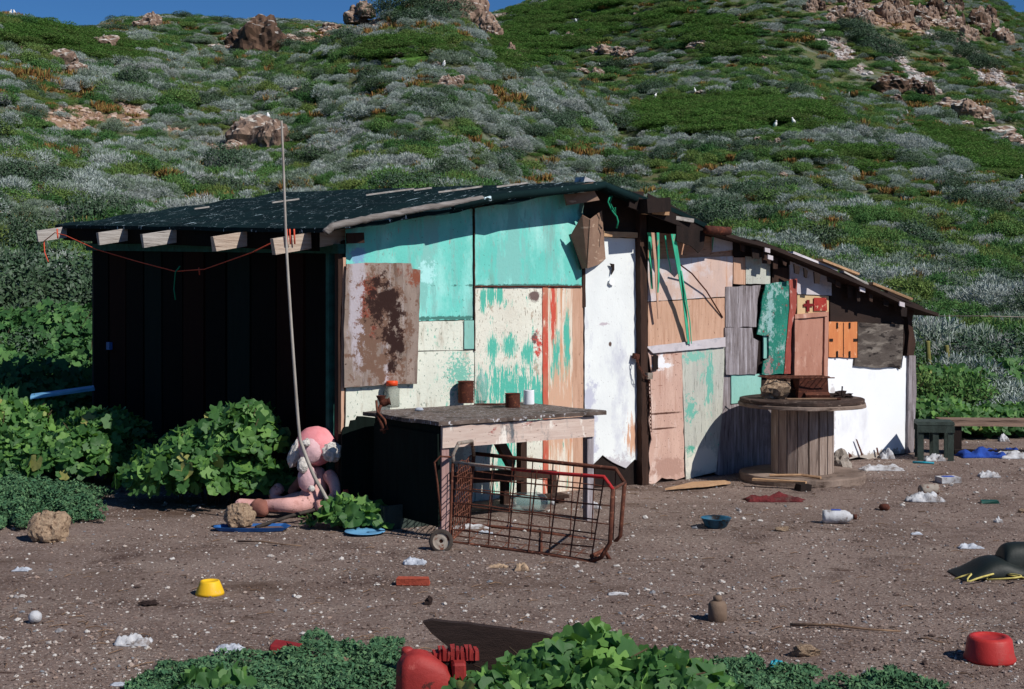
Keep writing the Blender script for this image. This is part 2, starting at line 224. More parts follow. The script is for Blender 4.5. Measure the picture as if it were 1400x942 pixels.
M['tealpl'] = mk('teal plastic', sr(40,160,180), sr(24,110,130), 12, bump=.1, rough=.5)
M['bowlblue'] = mk('dark blue enamel', sr(50,110,140), sr(20,50,66), 9, (1,1,1), [dict(c=sr(30,26,26), s=14, lo=.56, hi=.62)], bump=.1, rough=.5)
M['greenpl'] = mk('dark green plastic', sr(28,84,74), sr(18,60,52), 12, bump=.1, rough=.5)
M['cratedark'] = mk('dark green painted wood', sr(66,78,72), sr(40,48,44), 6, (3,3,1), bump=.4)
M['plank'] = mk('weathered brown plank', sr(158,132,114), sr(108,86,74), 3, (1,12,12), [dict(c=sr(56,42,36), s=6, st=(.4,8,8), lo=.56, hi=.66)], bump=.5, bscale=12)
M['driftwood'] = mk('dark driftwood', sr(58,44,40), sr(36,26,24), 5, (1,9,9), bump=.5)
M['stick'] = mk('dry stick', sr(140,114,92), sr(96,74,60), 9, bump=.3)
M['yellowrope'] = mk('yellow rope', sr(214,200,120), sr(180,164,90), 40, bump=.3)
M['sack'] = mk('grey canvas sack', sr(172,162,152), sr(140,130,120), 8, bump=.5, bscale=60)
M['foil'] = mk('bleached scrap', sr(200,205,214), sr(150,156,168), 14, bump=.5, rough=.5)
M['cap_orange'] = mk('orange lid', sr(232,84,40), sr(210,70,32), 10, bump=.05, rough=.4)
M['clear'] = glass('clear jar glass', (.32,.34,.28), .08, .5)
M['clear2'] = glass('greenish bottle glass', (.42,.6,.56), .06, .34)
M['gull'] = mk('gull white feathers', (.85,.85,.85), (.8,.8,.8), 4, bump=0)
M['gullgrey'] = mk('gull grey wing', (.4,.42,.44), (.3,.32,.34), 4, bump=0)
M['gullbeak'] = mk('gull yellow bill', (.6,.4,.05), (.6,.35,.05), 4, bump=0)
GU = (sr(225,224,216), .55, 1.0, 1.2)
M['rock'] = mk('brown hill rock', sr(150,126,110), sr(98,78,68), 1.2, (1,1,1), [dict(c=sr(60,44,38), s=2.6, lo=.54, hi=.66), dict(c=sr(190,168,150), s=4, lo=.58, hi=.7)], bump=1, bscale=3, top=GU)
M['rockdark'] = mk('dark hill rock', sr(106,82,66), sr(62,46,38), 1.2, (1,1,1), [dict(c=sr(36,28,26), s=2.6, lo=.5, hi=.62)], bump=1, bscale=3, top=(sr(210,206,200), .6, 1.0, 1.2))
M['scree'] = mk('scree stones', sr(168,150,140), sr(120,98,84), 1, (1,1,1), inst=[(sr(200,196,196), .3, .9, .8)], bump=.6, bscale=4)
M['rubble'] = mk('reddish rubble', sr(160,128,106), sr(112,86,72), 1, (1,1,1), inst=[(sr(190,172,158), .3, .9, .8)], bump=.6, bscale=4)
# foliage (leaf albedos)
M['f_grey'] = mk('grey scrub twigs', (.34,.40,.36), (.25,.31,.28), 3, rnd=[((.60,.65,.64), .45, 1.0), ((.08,.13,.05), .3, 0.0)], inst=[((.10,.16,.07), .45, 1, .8), ((.30,.29,.29), .3, 0, .5)], bump=0, spec=.1)
M['f_green'] = mk('green scrub leaves', (.095,.21,.055), (.065,.16,.045), 3, rnd=[((.17,.30,.09), .4, 1.0), ((.09,.08,.035), .2, 0)], inst=[((.17,.20,.05), .5, 1, .7), ((.03,.11,.035), .5, 0, .7)], bump=0, spec=.15, trans=.2)
M['f_dark'] = mk('dark shrub leaves', (.05,.10,.05), (.034,.07,.036), 3, rnd=[((.14,.18,.14), .6, 1.0)], inst=[((.05,.08,.03), .3, 1, .5)], bump=0, spec=.25)
M['f_brown'] = mk('rusty succulent stalks', (.26,.13,.045), (.19,.085,.03), 3, rnd=[((.34,.25,.08), .6, 1.0), ((.08,.14,.04), .35, 0.0)], bump=0, spec=.1)
M['f_mallow'] = mk('mallow leaves', (.065,.165,.042), (.045,.12,.034), 5, rnd=[((.14,.28,.06), .55, .95), ((.035,.10,.028), .35, 0.0), ((.30,.30,.09), .98, .985)], bump=.15, bscale=60, spec=.3, rough=.55, trans=.22, tcol=(.18,.42,.05))
M['f_mallowd'] = mk('shaded mallow leaves', (.05,.135,.042), (.036,.105,.032), 5, rnd=[((.09,.2,.055), .55, .95), ((.025,.07,.022), .3, 0.0)], bump=0, spec=.2, rough=.6, trans=.15, tcol=(.1,.26,.05))  # darker copy of the mallow leaves, shade mixed into the colour
M['f_mat'] = mk('low mat leaves', (.06,.145,.07), (.04,.11,.055), 5, rnd=[((.12,.22,.10), .5, 1.0), ((.035,.07,.035), .3, 0)], bump=0, spec=.15)
M['f_carpet'] = mk('carpet leaves', (.085,.19,.04), (.065,.15,.032), 5, rnd=[((.13,.25,.055), .5, 1.0), ((.12,.11,.05), .12, 0)], inst=[((.12,.13,.05), .5, 1, .5)], bump=0, spec=.1, trans=.3)
M['stem'] = mk('brown stems', (.08,.055,.03), (.05,.035,.02), 8, bump=.2)
M['f_yellow'] = mk('yellow flowers', (.65,.5,.04), (.5,.4,.03), 8, bump=0)
M['f_stalk'] = mk('yellow green stalk', (.22,.2,.06), (.14,.13,.04), 8, bump=.3)
# dirt
M['dirt'] = mk('brown shelly dirt', sr(142,124,115), sr(112,95,87), .9, (1,1,1),
   [dict(c=sr(146,130,120), s=2.2, lo=.5, hi=.72), dict(c=sr(78,60,54,.95), s=1.6, lo=.56, hi=.72), dict(c=sr(70,56,50,.9), s=42, lo=.56, hi=.66),
    dict(c=sr(182,170,162), s=60, lo=.585, hi=.64), dict(c=sr(215,210,208), s=95, lo=.675, hi=.70), dict(c=sr(92,74,64), s=.5, st=(1,2.5,1), lo=.56, hi=.68), dict(c=sr(84,66,58), s=4, st=(.5,2,1), lo=.63, hi=.68)], rough=.95, bump=1, bscale=38, spec=.1)
M['hill'] = mk('hillside soil', (.13,.12,.065), (.075,.10,.04), .5, (1,1,1),
   [dict(c=(.14,.16,.13), s=.9, lo=.5, hi=.66), dict(c=(.035,.075,.02), s=1.3, lo=.52, hi=.66), dict(c=(.18,.11,.07), s=.35, lo=.62, hi=.7)],
   rough=.95, bump=1, bscale=5, spec=.05, attr=[('carpet', (.08,.17,.035)), ('scree', (.36,.34,.33)), ('rub', (.26,.17,.11))])

# ---------------------------------------------------------------- mesh helpers
class MB:
    def __init__(s): s.v = []; s.f = []; s.r = []
    def add(s, vs, fs):
        o = len(s.v); s.v += [tuple(p) for p in vs]; s.f += [tuple(i+o for i in f) for f in fs]; return s
    def box(s, c, d, rz=0, rx=0, ry=0, jag=0):
        mt = Matrix.Translation(c) @ Matrix.Rotation(rz,4,'Z') @ Matrix.Rotation(ry,4,'Y') @ Matrix.Rotation(rx,4,'X')
        vs = [mt @ Vector((x*d[0]/2+random.uniform(-jag,jag), y*d[1]/2+random.uniform(-jag,jag), z*d[2]/2)) for x in (-1,1) for y in (-1,1) for z in (-1,1)]
        return s.add(vs, [(0,1,3,2),(4,6,7,5),(0,4,5,1),(2,3,7,6),(0,2,6,4),(1,5,7,3)])
    def tube(s, pts, r, n=8, taper=None):
        pts = [Vector(p) for p in pts]; k = len(pts); vs = []; fs = []
        up = Vector((0,0,1))
        d0 = (pts[1]-pts[0]).normalized()
        nrm = d0.cross(up) if abs(d0.z) < .95 else d0.cross(Vector((1,0,0)))
        nrm.normalize()
        for i, p in enumerate(pts):
            d = (pts[min(i+1,k-1)]-pts[max(i-1,0)]).normalized()
            nrm = (nrm - d*nrm.dot(d)).normalized(); b = d.cross(nrm)
            rr = r if taper is None else r + (taper-r)*i/(k-1)
            for j in range(n):
                a = 2*math.pi*j/n; vs.append(p + nrm*math.cos(a)*rr + b*math.sin(a)*rr)
        for i in range(k-1):
            for j in range(n): fs.append((i*n+j, i*n+(j+1)%n, (i+1)*n+(j+1)%n, (i+1)*n+j))
        fs.append(tuple(range(n))[::-1]); fs.append(tuple(range((k-1)*n, k*n)))
        return s.add(vs, fs)
    def lathe(s, prof, c=(0,0,0), n=24, mt=None, cap=True):
        vs = []; fs = []; k = len(prof)
        for (r, z) in prof:
            for j in range(n):
                a = 2*math.pi*j/n; p = Vector((r*math.cos(a), r*math.sin(a), z))
                vs.append((mt @ p if mt else p) + Vector(c))
        for i in range(k-1):
            for j in range(n): fs.append((i*n+j, i*n+(j+1)%n, (i+1)*n+(j+1)%n, (i+1)*n+j))
        if cap: fs.append(tuple(range(n))[::-1]); fs.append(tuple(range((k-1)*n, k*n)))
        return s.add(vs, fs)
    def prism(s, poly, off, th):       # poly: list of 3d points, extruded by vector th
        vs = [Vector(p)+Vector(off) for p in poly]; n = len(vs); t = Vector(th)
        allv = vs + [v+t for v in vs]
        return s.add(allv, [tuple(range(n))[::-1], tuple(range(n, 2*n))] + [(i, (i+1)%n, n+(i+1)%n, n+i) for i in range(n)])
    def build(s, name, mat, parent=None, smooth=False, bevel=0, label=None, loc=None, rz=0):
        me = bpy.data.meshes.new(name); me.from_pydata(s.v, [], s.f); me.update()
        bm = bmesh.new(); bm.from_mesh(me); bmesh.ops.recalc_face_normals(bm, faces=bm.faces)
        if bevel: bmesh.ops.bevel(bm, geom=list(bm.edges), offset=bevel, segments=1, affect='EDGES')
        bm.to_mesh(me); bm.free()
        if smooth:
            for p in me.polygons: p.use_smooth = True
        me.materials.append(mat)
        o = bpy.data.objects.new(name, me); C.objects.link(o)
        if parent: o.parent = parent
        if loc: o.location = loc
        o.rotation_euler = (0,0,rz)
        if label: o['label'] = label
        return o
def tag(o, label, cat, group=None):
    o['label'] = label; o['category'] = cat
    if group: o['group'] = group
    return o
def kind(o, k): o['kind'] = k; return o
def thing(name, label, cat, loc=(0,0,0), rz=0, group=None):
    o = bpy.data.objects.new(name, None); C.objects.link(o); o.location = loc; o.rotation_euler = (0,0,rz); o.empty_display_size = .1
    return tag(o, label, cat, group)
def nmesh(name, V, Fc, rnd=None, mat=None):
    """numpy mesh of equal-sized faces"""
    me = bpy.data.meshes.new(name); V = np.asarray(V, 'f'); Fc = np.asarray(Fc, 'i'); k = Fc.shape[1]
    me.vertices.add(len(V)); me.vertices.foreach_set('co', V.ravel())
    me.loops.add(Fc.size); me.loops.foreach_set('vertex_index', Fc.ravel())
    me.polygons.add(len(Fc)); me.polygons.foreach_set('loop_start', np.arange(0, Fc.size, k, dtype='i'))
    me.polygons.foreach_set('loop_total', np.full(len(Fc), k, 'i'))
    if rnd is not None:
        a = me.attributes.new('rnd', 'FLOAT', 'POINT'); a.data.foreach_set('value', np.asarray(rnd, 'f'))
    me.update(calc_edges=True); me.validate()
    if mat: me.materials.append(mat)
    return me
def mobj(name, me, parent=None, loc=(0,0,0), link=True):
    o = bpy.data.objects.new(name, me)
    if link: C.objects.link(o)
    if parent: o.parent = parent
    o.location = loc; return o
def displace(o, amp, sc, seed=0, sub=0):
    me = o.data
    bm = bmesh.new(); bm.from_mesh(me)
    if sub: bmesh.ops.subdivide_edges(bm, edges=bm.edges, cuts=sub, use_grid_fill=True)
    bm.normal_update()
    for v in bm.verts:
        n = mn.fractal(v.co*sc+Vector((seed,seed*2,0)), .8, 2, 4)
        v.co += v.normal*n*amp
    bm.to_mesh(me); bm.free(); me.update()

# ---------------------------------------------------------------- terrain
def vnoise(x, y, seed=0):
    xi = np.floor(x).astype('i8'); yi = np.floor(y).astype('i8'); fx = x-xi; fy = y-yi
    fx = fx*fx*(3-2*fx); fy = fy*fy*(3-2*fy)
    def h(a, b):
        n = (a*374761393 + b*668265263 + seed*1442695041) & 0x7fffffff
        n = ((n ^ (n >> 13)) * 1274126177) & 0x7fffffff
        return ((n ^ (n >> 16)) & 0xffff)/65535.0
    return (h(xi,yi)*(1-fx)+h(xi+1,yi)*fx)*(1-fy) + (h(xi,yi+1)*(1-fx)+h(xi+1,yi+1)*fx)*fy
def fbm(x, y, seed=0, o=4):
    s = 0; a = .5
    for i in range(o): s = s + a*(vnoise(x*2**i, y*2**i, seed+i)-.5); a *= .5
    return s
LA = np.array([(-900,120),(-300,60),(0,20),(30,21),(60,26),(85,34),(107,40),(150,44),(200,44),(260,52),(330,62),(380,58),(430,45),(470,26),(510,6),(560,-8),(620,-6),(645,12),(670,48),(700,74),(750,96),(850,128),(1000,124),(1090,116),(1150,146),(1250,176),(1400,222),(1700,300),(2300,360)], float)
LC = np.array([(-900,150),(-300,110),(60,64),(107,40),(150,22),(200,12),(250,9),(320,10),(400,11),(460,15),(520,20),(600,12),(640,6),(690,-4),(760,-40),(900,-120),(1050,-160),(1200,-110),(1300,-40),(1350,-8),(1400,22),(1700,200),(2300,330)], float)
LA[:,1] += 25; LC[:,1] += 27
RA = np.array([(-900,80),(0,85),(300,95),(500,88),(650,82),(720,80),(1000,72),(1100,75),(1250,70),(1400,62),(2300,60)], float)
def smooth(t): t = np.clip(t,0,1); return t*t*(3-2*t)
def height(x, y):
    x = np.asarray(x, float); y = np.asarray(y, float); r = np.hypot(x, y)+1e-6
    az = np.arctan2(x, y)
    u = U0 + F*np.tan(np.clip(az, -.9, .9)); fade = 1 - smooth((np.abs(az)-.65)/.5)
    YA = np.interp(u, LA[:,0], LA[:,1]); YC = np.interp(u, LC[:,0], LC[:,1]); ra = np.interp(u, RA[:,0], RA[:,1]); rc = np.interp(u, [0,500,700,1400], [190,190,230,240])
    r0 = 16.2 + fbm(x*.3, y*.3, 5)*1.0
    zA = EYE + ra*(V0-YA)/F; zC = EYE + rc*(V0-YC)/F
    t = np.clip((r-r0)/(ra-r0), 0, 1)
    z1 = zA*(.82*t + .18*t*t)
    dip = np.where(u > 690, .4, 3.0) 
    t2 = np.clip((r-ra)/(rc-ra), 0, 1)
    z2 = zA + (zC-zA)*smooth(t2)*.35 + (zC-zA)*t2**1.15*.65 - dip*np.sin(np.pi*np.clip(t2*3,0,1))**1
    z3 = zC - (r-rc)*.22
    z = np.where(r < ra, z1, np.where(r < rc, z2, z3))
    amp = np.clip((r-16.5)/30, 0, 1.0)
    amp2 = np.where((r > ra*.88) & (r < ra*1.12), .3, 1.0)*np.where(r > rc*.8, .3, 1)
    z = z + amp*amp2*(fbm(x*.09, y*.09, 1)*1.9 + fbm(x*.4, y*.4, 2)*.75)
    z = z*fade + fbm(x*1.3, y*1.3, 3)*.035*(r < 30)
    return z
def hz(x, y): return float(height(np.array([x]), np.array([y]))[0])
def gp(u, v, dz=0):           # ground point under a pixel of the yard
    d = F*EYE/(v-V0); x = (u-U0)/F*d; return Vector((x, d, hz(x, d)+dz))
def hit(u, v):                # where the sight line meets the hill
    a = (u-U0)/F; b = (V0-v)/F; t = np.concatenate([np.arange(8, 120, .25), np.arange(120, 260, .6)])
    z = height(a*t, t); ray = EYE+b*t; k = np.where(z >= ray)[0]
    i = k[0] if len(k) else int(np.argmin(ray-z))
    return Vector((a*t[i], t[i], z[i]))
def px(x, y, z): return U0+F*x/y, V0-F*(z-EYE)/y

def build_terrain():
    radii = np.concatenate([[.02, 1, 2, 3], np.geomspace(3.4, 420, 330), [600, 1000, 2000]])
    dense = np.linspace(-.62, .62, 460); back = np.linspace(.62, 2*math.pi-.62, 50)[1:-1]
    az = np.concatenate([dense, back]); n = len(az)
    Rr, Az = np.meshgrid(radii, az, indexing='ij')
    X = Rr*np.sin(Az); Y = Rr*np.cos(Az); Z = height(X, Y)
    Z = np.where(Rr > 450, np.minimum(Z, -5), Z)
    V = np.stack([X, Y, Z], -1)
    split = int(np.searchsorted(radii, 15.6))
    def part(i0, i1, name, mat):
        m = i1-i0; Vp = V[i0:i1].reshape(-1, 3)
        I, J = np.meshgrid(np.arange(m-1), np.arange(n), indexing='ij'); J2 = (J+1) % n
        Fc = np.stack([I*n+J, (I+1)*n+J, (I+1)*n+J2, I*n+J2], -1).reshape(-1, 4)[:, ::-1]
        me = nmesh(name, Vp, Fc, None, mat)
        for p in me.polygons: p.use_smooth = True
        return me, Vp
    me, _ = part(0, split+1, 'ground', M['dirt']); g = mobj('ground', me); kind(g, 'structure')
    me, Vp = part(split, len(radii), 'hillside', M['hill']); h = mobj('hillside', me); kind(h, 'structure')
    cz = zones(Vp[:,0], Vp[:,1], Vp[:,2])
    for nm, k in (('carpet', 0), ('scree', 1), ('rub', 2)):
        a = me.attributes.new(nm, 'FLOAT', 'POINT'); a.data.foreach_set('value', cz[k].astype('f'))
def blob(u, v, cu, cv, ru, rv, rot=0):
    c, s_ = math.cos(rot), math.sin(rot); du = u-cu; dv = v-cv
    a = (du*c+dv*s_)/ru; b = (-du*s_+dv*c)/rv; return np.clip(1.6-1.6*(a*a+b*b)**.5, 0, 1)
def zones(x, y, z):
    yy = np.maximum(y, .1); u = U0+F*x/yy; v = V0-F*(z-EYE)/yy
    w = fbm(x*.25, y*.25, 9)*1.0
    r = np.hypot(x, y); ra = np.interp(u, RA[:,0], RA[:,1])
    fr = (y > 15)
    e = v + w*30
    # bright green carpets
    c = np.maximum.reduce([blob(u+w*60, e, 985, 158, 170, 34, .0), blob(u+w*60, e, 760, 45, 130, 45, -.35), blob(u+w*60, e, 1330, 215, 120, 22, .38), blob(u, e, 560, 72, 70, 16), blob(u+w*60, e, 95, 62, 130, 26, .15), blob(u, e, 960, 45, 90, 30,.3), blob(u,e,1150,215,90,16,.2)])
    s_ = np.maximum.reduce([blob(u+w*30, v, 1150, 72, 62, 12, .68), blob(u+w*30, v, 1228, 84, 75, 13, .70), blob(u+w*30, v, 1350, 100, 90, 15, .66), blob(u+w*40, v, 1300, 62, 50, 9, .4)])
    rb = np.maximum.reduce([blob(u+w*40, e, 95, 160, 62, 20, .1), blob(u+w*40, e, 178, 160, 34, 20, .1), blob(u+w*40, e, 45, 236, 50, 6), blob(u+w*30, e, 430, 50, 55, 12, -.25), blob(u+w*30,e,1060,205,26,8), blob(u+w*30,e,930,195,26,8), blob(u+w*30,e,240,175,30,5), blob(u+w*30, e, 1220, 20, 110, 22, .15), blob(u,e,500,35,50,12), blob(u+w*30,e,40,68,50,10)])
    c = c*fr*(r < 260); return np.clip(c*1.5, 0, 1), np.clip(s_*1.6*(r > ra), 0, 1), np.clip(rb*1.6*fr, 0, 1)
build_terrain()

# ---------------------------------------------------------------- vegetation prototypes
def rvec(n):
    v = RS.normal(size=(n,3)); return v/np.linalg.norm(v, axis=1, keepdims=True)
def lumpdir(n, lumps):
    """points on/in a lumpy dome of radius ~1 (z>=0)"""
    k = RS.randint(0, len(lumps), n); c = lumps[k, :3]; r = lumps[k, 3]
    d = rvec(n); d[:,2] = np.abs(d[:,2])*1.1 - .15
    p = c + d*(r*RS.uniform(.62, 1.0, n)**.5)[:,None]
    return p, d
def blades(n, lumps, ln=.16, wd=.012, up=.5, jit=.5, droop=0):
    p, d = lumpdir(n, lumps); dirv = d + np.array([0,0,up]) + RS.normal(size=(n,3))*jit*.6
    dirv /= np.linalg.norm(dirv, axis=1, keepdims=True)
    L = ln*RS.uniform(.6, 1.3, n)[:,None]
    side = np.cross(dirv, rvec(n)); side /= np.linalg.norm(side, axis=1, keepdims=True)+1e-9
    W = wd*RS.uniform(.7, 1.4, n)[:,None]
    a = p - side*W; b = p + side*W; tip = p + dirv*L; m1 = p+dirv*L*.6+side*W*1.1; m2 = p+dirv*L*.6-side*W*1.1
    V = np.stack([a, b, m1, tip+side*W*.25, tip-side*W*.25, m2], 1).reshape(-1, 3)
    V[:,2] = np.maximum(V[:,2], -.12)
    i = np.arange(n)*6; Fc = np.concatenate([np.stack([i, i+1, i+2, i+5], 1), np.stack([i+5, i+2, i+3, i+4], 1)])
    return V, Fc, np.repeat(RS.rand(n), 6)
def leafquads(n, lumps, sz=.05, asp=.6, up=.3):
    p, d = lumpdir(n, lumps); nrm = d + RS.normal(size=(n,3))*.55 + np.array([0,0,up]); nrm /= np.linalg.norm(nrm, axis=1, keepdims=True)
    t = np.cross(nrm, rvec(n)); t /= np.linalg.norm(t, axis=1, keepdims=True)+1e-9; b = np.cross(nrm, t)
    s_ = sz*RS.uniform(.6, 1.4, n)[:,None]
    V = np.stack([p-t*s_, p-b*s_*asp, p+t*s_+nrm*s_*.2, p+b*s_*asp], 1).reshape(-1,3); V[:,2] = np.maximum(V[:,2], -.12)
    i = np.arange(n)*4; return V, np.stack([i,i+1,i+2,i+3],1), np.repeat(RS.rand(n), 4)
def mklumps(n, spread=.55, rad=.5, flat=.75):
    a = RS.uniform(0, 2*math.pi, n); rr = spread*np.sqrt(RS.rand(n))
    L = np.stack([rr*np.cos(a), rr*np.sin(a), (.12+.22*RS.rand(n)), rad*RS.uniform(.6,1.1,n)], 1)
    L[:,2] *= flat; return L
def proto(name, parts, mat, hide=True):
    Vs, Fs, Rn = [], [], []; o = 0
    for V, Fc, r in parts: Vs.append(V); Fs.append(Fc+o); Rn.append(r); o += len(V)
    return nmesh(name, np.concatenate(Vs), np.concatenate(Fs), np.concatenate(Rn), mat)
P = {'grey': [], 'green': [], 'brown': [], 'dark': [], 'carpet': []}
for i in range(4):
    LM_ = mklumps(7); P['grey'].append(proto('grey_shrub', [blades(3600, LM_, .105, .0055, .35, .9), leafquads(500, LM_, .02, .5)], M['f_grey']))
for i in range(4):
    LM_ = mklumps(8, .6, .45); P['green'].append(proto('green_shrub', [leafquads(2600, LM_, .034, .5, .2), blades(500, LM_, .12, .008, .6, .6)], M['f_green']))
for i in range(3):
    LM_ = mklumps(9, .75, .22, .4); P['brown'].append(proto('rusty_succulent', [blades(260, LM_, .36, .028, 1.6, .3), leafquads(500, LM_, .04, .5)], M['f_brown']))
for i in range(3):
    LM_ = mklumps(10, .6, .5, 1.4); P['dark'].append(proto('dark_shrub', [leafquads(3600, LM_, .028, .55), blades(300, LM_, .14, .006, .8, .8)], M['f_dark']))
for i in range(2):
    LM_ = mklumps(12, .8, .34, .4); P['carpet'].append(proto('carpet_clump', [leafquads(2400, LM_, .030, .5, .1), blades(700, LM_, .09, .008, .5, .8)], M['f_carpet']))
def gscatter(name, pts, rz, scl, idx, meshes, tilt=None):
    """one object of countless plants, placed with geometry nodes"""
    col = bpy.data.collections.new(name+' sources')
    for i, m in enumerate(meshes):
        o = bpy.data.objects.new('%s_source_%02d' % (name, i), m); col.objects.link(o)
    me = bpy.data.meshes.new(name); n = len(pts); me.vertices.add(n); me.vertices.foreach_set('co', np.asarray(pts, 'f').ravel())
    rot = np.zeros((n,3), 'f'); rot[:,2] = rz
    if tilt is not None: rot[:,0] = tilt[0]; rot[:,1] = tilt[1]
    a = me.attributes.new('rot', 'FLOAT_VECTOR', 'POINT'); a.data.foreach_set('vector', rot.ravel())
    a = me.attributes.new('scl', 'FLOAT_VECTOR', 'POINT'); a.data.foreach_set('vector', np.asarray(scl, 'f').ravel())
    a = me.attributes.new('pid', 'INT', 'POINT'); a.data.foreach_set('value', np.asarray(idx, 'i'))
    o = bpy.data.objects.new(name, me); C.objects.link(o)
    ng = bpy.data.node_groups.new(name, 'GeometryNodeTree')
    ng.interface.new_socket('Geometry', in_out='INPUT', socket_type='NodeSocketGeometry'); ng.interface.new_socket('Geometry', in_out='OUTPUT', socket_type='NodeSocketGeometry')
    N = ng.nodes; gi = N.new('NodeGroupInput'); go = N.new('NodeGroupOutput'); ip = N.new('GeometryNodeInstanceOnPoints'); ci = N.new('GeometryNodeCollectionInfo')
    ci.inputs['Collection'].default_value = col; ci.inputs['Separate Children'].default_value = True; ci.inputs['Reset Children'].default_value = True
    def at(nm, ty):
        x = N.new('GeometryNodeInputNamedAttribute'); x.data_type = ty; x.inputs['Name'].default_value = nm; return x.outputs['Attribute']
    er = N.new('FunctionNodeEulerToRotation'); l = ng.links
    l.new(at('rot', 'FLOAT_VECTOR'), er.inputs[0]); l.new(er.outputs[0], ip.inputs['Rotation'])
    l.new(gi.outputs[0], ip.inputs['Points']); l.new(ci.outputs[0], ip.inputs['Instance']); ip.inputs['Pick Instance'].default_value = True
    l.new(at('pid', 'INT'), ip.inputs['Instance Index']); l.new(at('scl', 'FLOAT_VECTOR'), ip.inputs['Scale']); l.new(ip.outputs[0], go.inputs[0])
    md = o.modifiers.new('scatter', 'NODES'); md.node_group = ng
    return kind(o, 'stuff')

